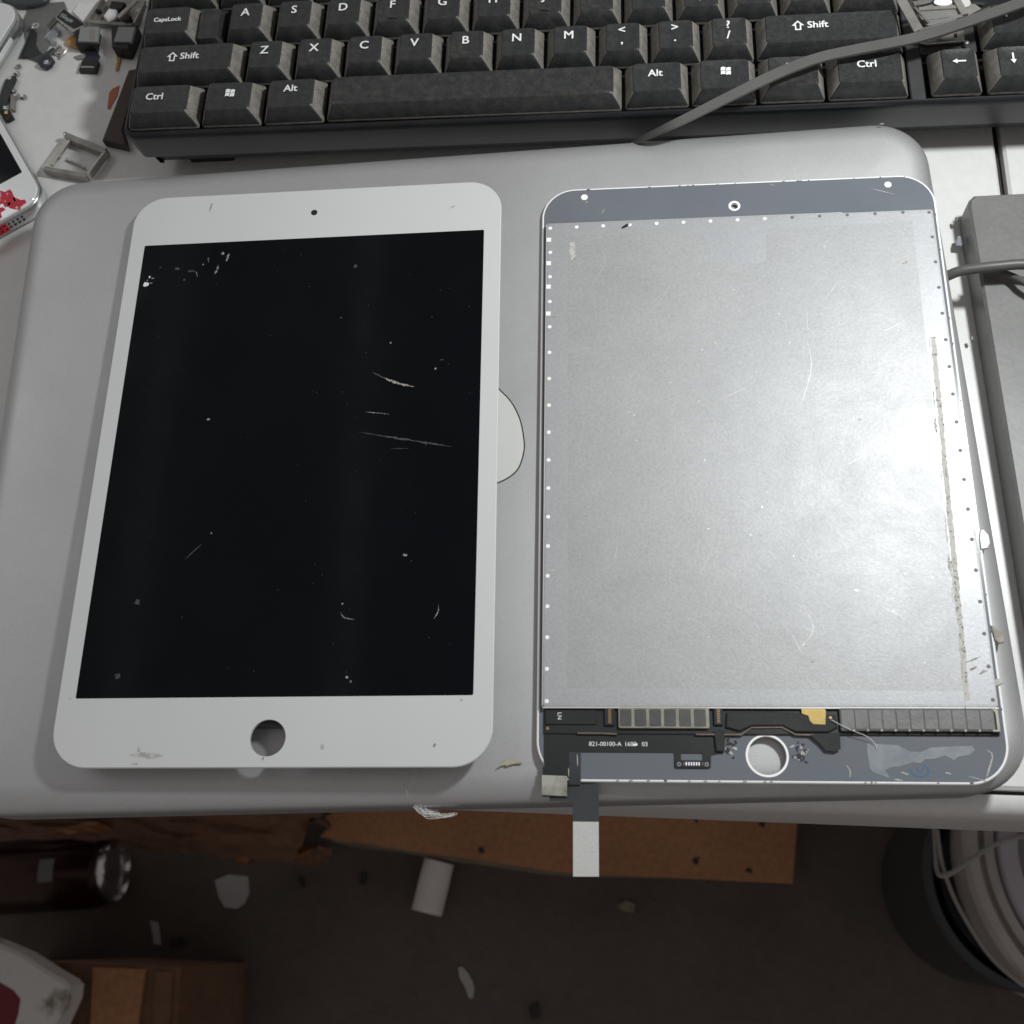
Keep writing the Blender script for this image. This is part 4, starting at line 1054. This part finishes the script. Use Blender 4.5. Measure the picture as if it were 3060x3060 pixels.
# main carton
ct = thing('cardboard_box', 'orange-brown cardboard carton lying on the floor under the desk front', 'carton')
z_ = -690
top = [at(955, 2500, z_), at(1010, 2512, z_), at(1100, 2522, z_), at(1240, 2545, z_), at(1400, 2565, z_), at(1580, 2592, z_), at(1700, 2608, z_), at(2370, 2640, z_), at(2385, 2440, z_), at(2390, 2300, z_), at(960, 2280, z_), at(980, 2400, z_), at(970, 2440, z_), at(990, 2465, z_)]
top = [q[:2] for q in top]
if sum(top[i - 1][0] * top[i][1] - top[i][0] * top[i - 1][1] for i in range(len(top))) < 0: top = top[::-1]
link_obj('lid', plate('lid', top, z_ - 4, z_, bevel=.8), M['carton'], ct)
low = [at(985, 2512, z_), at(1060, 2528, z_), at(1180, 2540, z_), at(1300, 2566, z_), at(1440, 2580, z_), at(1600, 2606, z_), at(1700, 2614, z_), at(2360, 2625, z_), at(2375, 2310, z_), at(975, 2290, z_)]
low = [q[:2] for q in low]
if sum(low[i - 1][0] * low[i][1] - low[i][0] * low[i - 1][1] for i in range(len(low))) < 0: low = low[::-1]
link_obj('side', plate('side', [(x, y) for x, y in low], FZ + .5, z_ - 7), M['kraft'], ct)
link_obj('flap', plate('flap', offset(low, 1.5), z_ - 6.8, z_ - 4.5), M['kraft'], ct)
for (u, v) in ((2080, 2448), (2080, 2570), (2240, 2600), (2275, 2462), (1440, 2540)):
    x, y, _ = at(u, v, z_)
    link_obj('dark_stain', plate('dark_stain', [(x + a, y + b) for a, b in blob(3.2, 9, .4)], z_ - .1, z_ + .15, smooth=None), M['gap'], ct)
# darker flattened carton at the left, with torn tape
dk = thing('flattened_carton', 'dark flattened carton on the floor at the left, under the laptop front', 'carton')
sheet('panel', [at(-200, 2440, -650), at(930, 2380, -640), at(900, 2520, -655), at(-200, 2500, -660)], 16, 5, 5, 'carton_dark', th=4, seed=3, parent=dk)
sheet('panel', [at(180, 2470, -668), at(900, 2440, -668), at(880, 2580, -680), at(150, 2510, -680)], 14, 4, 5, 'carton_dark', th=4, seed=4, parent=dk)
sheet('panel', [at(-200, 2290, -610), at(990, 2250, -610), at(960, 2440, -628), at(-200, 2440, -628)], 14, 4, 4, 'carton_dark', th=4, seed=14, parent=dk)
sheet('tape_fold', [at(120, 2478, -640), at(300, 2455, -640), at(330, 2480, -645), at(180, 2490, -645)], 5, 2, 3, 'tape', th=.6, seed=5, parent=dk)
tp = thing('brown_tape', 'crumpled brown packing tape between the two cartons on the floor', 'tape')
sheet('fold', [at(830, 2480, -672), at(900, 2400, -655), at(945, 2400, -655), at(900, 2520, -680)], 5, 6, 7, 'tape', th=.6, seed=6, parent=tp)
sheet('fold', [at(700, 2530, -690), at(860, 2510, -680), at(960, 2545, -700), at(720, 2575, -708)], 8, 5, 8, 'tape', th=.6, seed=7, parent=tp)
sheet('fold', [at(890, 2390, -650), at(985, 2390, -650), at(975, 2470, -670), at(900, 2440, -670)], 5, 5, 7, 'carton_dark', th=.6, seed=8, parent=tp)
sheet('fold', [at(830, 2545, -705), at(1000, 2530, -700), at(985, 2580, -716), at(860, 2575, -716)], 6, 4, 5, 'carton_dark', th=.6, seed=9, parent=tp)
# drink can
cz = FZ + 34
e0 = at(352, 2600, cz)
can = thing('drink_can', 'dark red drink can lying on its side on the floor at the left', 'can', e0, (0, math.radians(90), math.radians(4)))
link_obj('body', lathe('body', [(26, -10), (31, -14), (33, -22), (33, -118), (30, -124)], 48), M['canred'], can)
link_obj('end', lathe('end', [(26, -10), (27.2, -5), (28.2, -2), (28.2, 0), (26.8, .2), (26, -1), (25.2, -5.5), (24, -6), (.1, -5.2)], 48), M['tincan'], can)
pr = [(33.2 * math.cos(t), 33.2 * math.sin(t), z) for z in (-60, -46) for t in [math.radians(160 + 5 * k) for k in range(8)]]
link_obj('print', mesh_from('print', pr, [(i, i + 1, i + 9, i + 8) for i in range(7)]), M['graybox'], can)
# white tube
a, b = Vector(at(1312, 2575, FZ + 14)), Vector(at(1275, 2728, FZ + 14))
tb = thing('paper_tube', 'short white paper tube lying on the floor in front of the carton', 'tube', a)
tb.rotation_euler = (b - a).to_track_quat('Z', 'Y').to_euler()
Lt = (b - a).length
link_obj('wall', lathe('wall', [(12.8, 2), (14, 0), (14.2, Lt * .62), (14.0, Lt * .66), (14.2, Lt * .68), (14, Lt), (12.8, Lt), (12.8, 2)], 36), M['tubewhite'], tb)


def floor_scrap(name, px, mt, label, cat='paper scrap', h=1.2):
    q = [at(u, v, FZ + .5)[:2] for u, v in px]
    if sum(q[i - 1][0] * q[i][1] - q[i][0] * q[i - 1][1] for i in range(len(q))) < 0: q = q[::-1]
    return link_obj(name, plate(name, q, FZ + .3, FZ + h, bevel=.3), M[mt], label=label, cat=cat, group={'fragment': 'dark fragments on the floor', 'paper scrap': 'pale scraps on the floor'}.get(cat))


z3 = lambda l: [(x / 2.385, 2250 + y / 2.385) for x, y in l]
z7 = lambda l: [(700 + x / 2.147, 2250 + y / 2.147) for x, y in l]
floor_scrap('paper_scrap', z3([(1530, 910), (1625, 868), (1690, 872), (1770, 880), (1776, 1000), (1745, 1070), (1690, 1110), (1600, 1100), (1560, 1030)]), 'scrap', 'torn pale paper scrap on the floor, right of the drink can')
floor_scrap('paper_scrap', z3([(1070, 1195), (1130, 1210), (1140, 1290), (1150, 1370), (1095, 1360), (1085, 1280)]), 'scrap', 'narrow pale paper scrap on the floor, below the drink can')
floor_scrap('leaf_scrap', z7([(1435, 1378), (1462, 1370), (1500, 1410), (1530, 1465), (1542, 1510), (1532, 1575), (1505, 1572), (1480, 1500), (1445, 1440)]), 'scrap', 'leaf-shaped pale scrap on the floor, near the bottom of the photo')
floor_scrap('dark_fragment', z7([(415, 800), (435, 795), (455, 855), (435, 868)]), 'gap', 'small dark fragment on the floor, left of the white tube', 'fragment', 4)
floor_scrap('dark_fragment', z7([(820, 775), (850, 778), (838, 850), (812, 845)]), 'gap', 'small dark fragment on the floor, nearest the white tube', 'fragment', 4)
floor_scrap('dark_fragment', z3([(1225, 1320), (1310, 1310), (1290, 1370), (1230, 1385)]), 'gap', 'dark fragment on the floor beside the narrow paper scrap', 'fragment', 5)
floor_scrap('tan_scrap', [(1845, 2705), (1870, 2690), (1900, 2700), (1895, 2728), (1860, 2720)], 'kraft', 'small tan scrap on the floor, right of the white tube', 'scrap', 2)
floor_scrap('dark_fragment', [(1582, 3010), (1608, 2995), (1612, 3040), (1588, 3045)], 'gap', 'dark round fragment on the floor, at the bottom edge', 'fragment', 4)
rnd = random.Random(5)
gv = []; gf = []
for k in range(140):                              # grit
    x, y, r = rnd.uniform(-300, 480), rnd.uniform(-170, 40), rnd.uniform(.6, 2.2); i0 = len(gv)
    for j in range(5):
        a_ = j * 1.257 + rnd.uniform(0, .6); gv.append((x + r * math.cos(a_), y + r * math.sin(a_), FZ + .2))
    gv.append((x, y, FZ + .3 + r * .5))
    for j in range(5): gf.append((i0 + j, i0 + (j + 1) % 5, i0 + 5))
link_obj('grit', mesh_from('grit', gv, gf), M['carton_dark'], kind='stuff', label='scattered grit and crumbs on the dark cement floor', cat='grit')
# carton at lower left
lc = thing('open_carton', 'orange-brown carton standing at the lower left corner of the photo', 'carton')
zt = -560
tq = [at(-150, 2880, zt), at(230, 2872, zt), at(540, 2890, zt), at(520, 3200, zt), at(-150, 3250, zt)]
tq = [q[:2] for q in tq]
if sum(tq[i - 1][0] * tq[i][1] - tq[i][0] * tq[i - 1][1] for i in range(len(tq))) < 0: tq = tq[::-1]
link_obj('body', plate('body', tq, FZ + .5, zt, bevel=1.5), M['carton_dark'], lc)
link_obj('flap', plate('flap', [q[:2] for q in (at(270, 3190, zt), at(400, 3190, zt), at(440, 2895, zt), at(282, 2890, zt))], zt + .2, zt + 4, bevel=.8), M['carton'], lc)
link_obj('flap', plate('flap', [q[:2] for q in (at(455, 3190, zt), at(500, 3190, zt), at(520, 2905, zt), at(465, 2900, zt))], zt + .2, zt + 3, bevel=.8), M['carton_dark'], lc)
# worn white and red stool top
zs = -520
so_ = [(-300, 2700), (0, 2822), (60, 2848), (140, 2900), (190, 2928), (204, 2945), (200, 2985), (175, 3040), (140, 3110), (60, 3300), (-300, 3300)]
si_ = [(-290, 2820), (0, 2935), (40, 2958), (62, 2985), (55, 3030), (30, 3110), (0, 3280), (-290, 3280)]
o1 = [at(u, v, zs)[:2] for u, v in so_][::-1]; i1 = [at(u, v, zs)[:2] for u, v in si_][::-1]
stl = thing('stool', 'chipped white stool with dark red centre at the lower left corner', 'stool')
link_obj('rim', plate('rim', o1, zs - 26, zs, holes=(i1,), bevel=2.5), M['chipwhite'], stl)
link_obj('seat', plate('seat', offset(i1, .3), zs - 20, zs - 5), M['darkred'], stl)
# bucket and dark tub at lower right
def lathe_arc(name, prof, a0, a1, n=60):
    v = []; f = []; m_ = len(prof)
    for k in range(n + 1):
        t = math.radians(a0 + (a1 - a0) * k / n)
        v += [(r * math.cos(t), r * math.sin(t), z) for r, z in prof]
    for k in range(n):
        for i in range(m_ - 1): f.append((k * m_ + i, k * m_ + i + 1, (k + 1) * m_ + i + 1, (k + 1) * m_ + i))
    return mesh_from(name, v, f, 40)


tub = thing('rubber_tub', 'blue-black rubber tub edge curving round the pale bucket at lower right', 'tub', (472.4, -21.2, -550))
link_obj('rim', lathe_arc('rim', [(74, -40), (76, -14), (77.5, 0), (81.5, 0), (82.5, -9)], 60, 310), M['bucket_blue'], tub)
link_obj('side', lathe_arc('side', [(82.4, -9), (82, -14), (79, -169)], 60, 310), M['bucket_side'], tub)
link_obj('inner_wall', lathe_arc('inner_wall', [(74.2, -30), (70, -8), (60, -9), (52, -14), (46, -60)], 60, 310), M['bucket_dark'], tub)
bk = thing('bucket', 'round pale worn bucket at the lower right corner of the photo', 'bucket', (530, -9, -500))
R0 = 125
link_obj('wall', lathe('wall', [(R0 - 22, -219), (R0 - 2, -8), (R0, -2), (R0 - 3, 3), (R0 - 9, 4), (R0 - 11, 0), (R0 - 12, -5), (R0 - 14, -4), (R0 - 15, 1), (R0 - 21, 2), (R0 - 23, -8)], 96), M['bucket'], bk)
link_obj('liner', lathe('liner', [(R0 - 22, -6), (R0 - 25, 5), (R0 - 36, 6), (R0 - 38, 0), (R0 - 40, -40)], 96), M['lilac'], bk)
link_obj('contents', lathe('contents', [(R0 - 38.5, -30), (R0 - 50, -12), (R0 - 80, -6), (.5, -10)], 48), M['stiff'], bk)
cz_ = -488
link_obj('cord', tube('cord', [at(3200, 2470, cz_), at(3060, 2498, cz_), at(2985, 2518, cz_), at(2905, 2565, cz_), at(2850, 2605, cz_), at(2815, 2617, cz_ - 4), at(2800, 2600, cz_ - 10), at(2795, 2520, cz_ - 14), at(2790, 2440, cz_ - 14)], 1.7, 8), M['cord'],
         label='pale cord hanging across the rim of the bucket', cat='cord', group='pale cords at the bucket')
link_obj('cord', tube('cord', [at(2800, 2480, cz_ - 12), at(2815, 2580, cz_ - 10), at(2850, 2680, cz_ - 10), at(2905, 2780, cz_ - 10), at(2970, 2870, cz_ - 10), at(3060, 2945, cz_ - 10), at(3150, 2990, cz_ - 10)], 1.4, 8), M['cord'],
         label='thin pale cord lying along the dark hoop of the bucket', cat='cord', group='pale cords at the bucket')
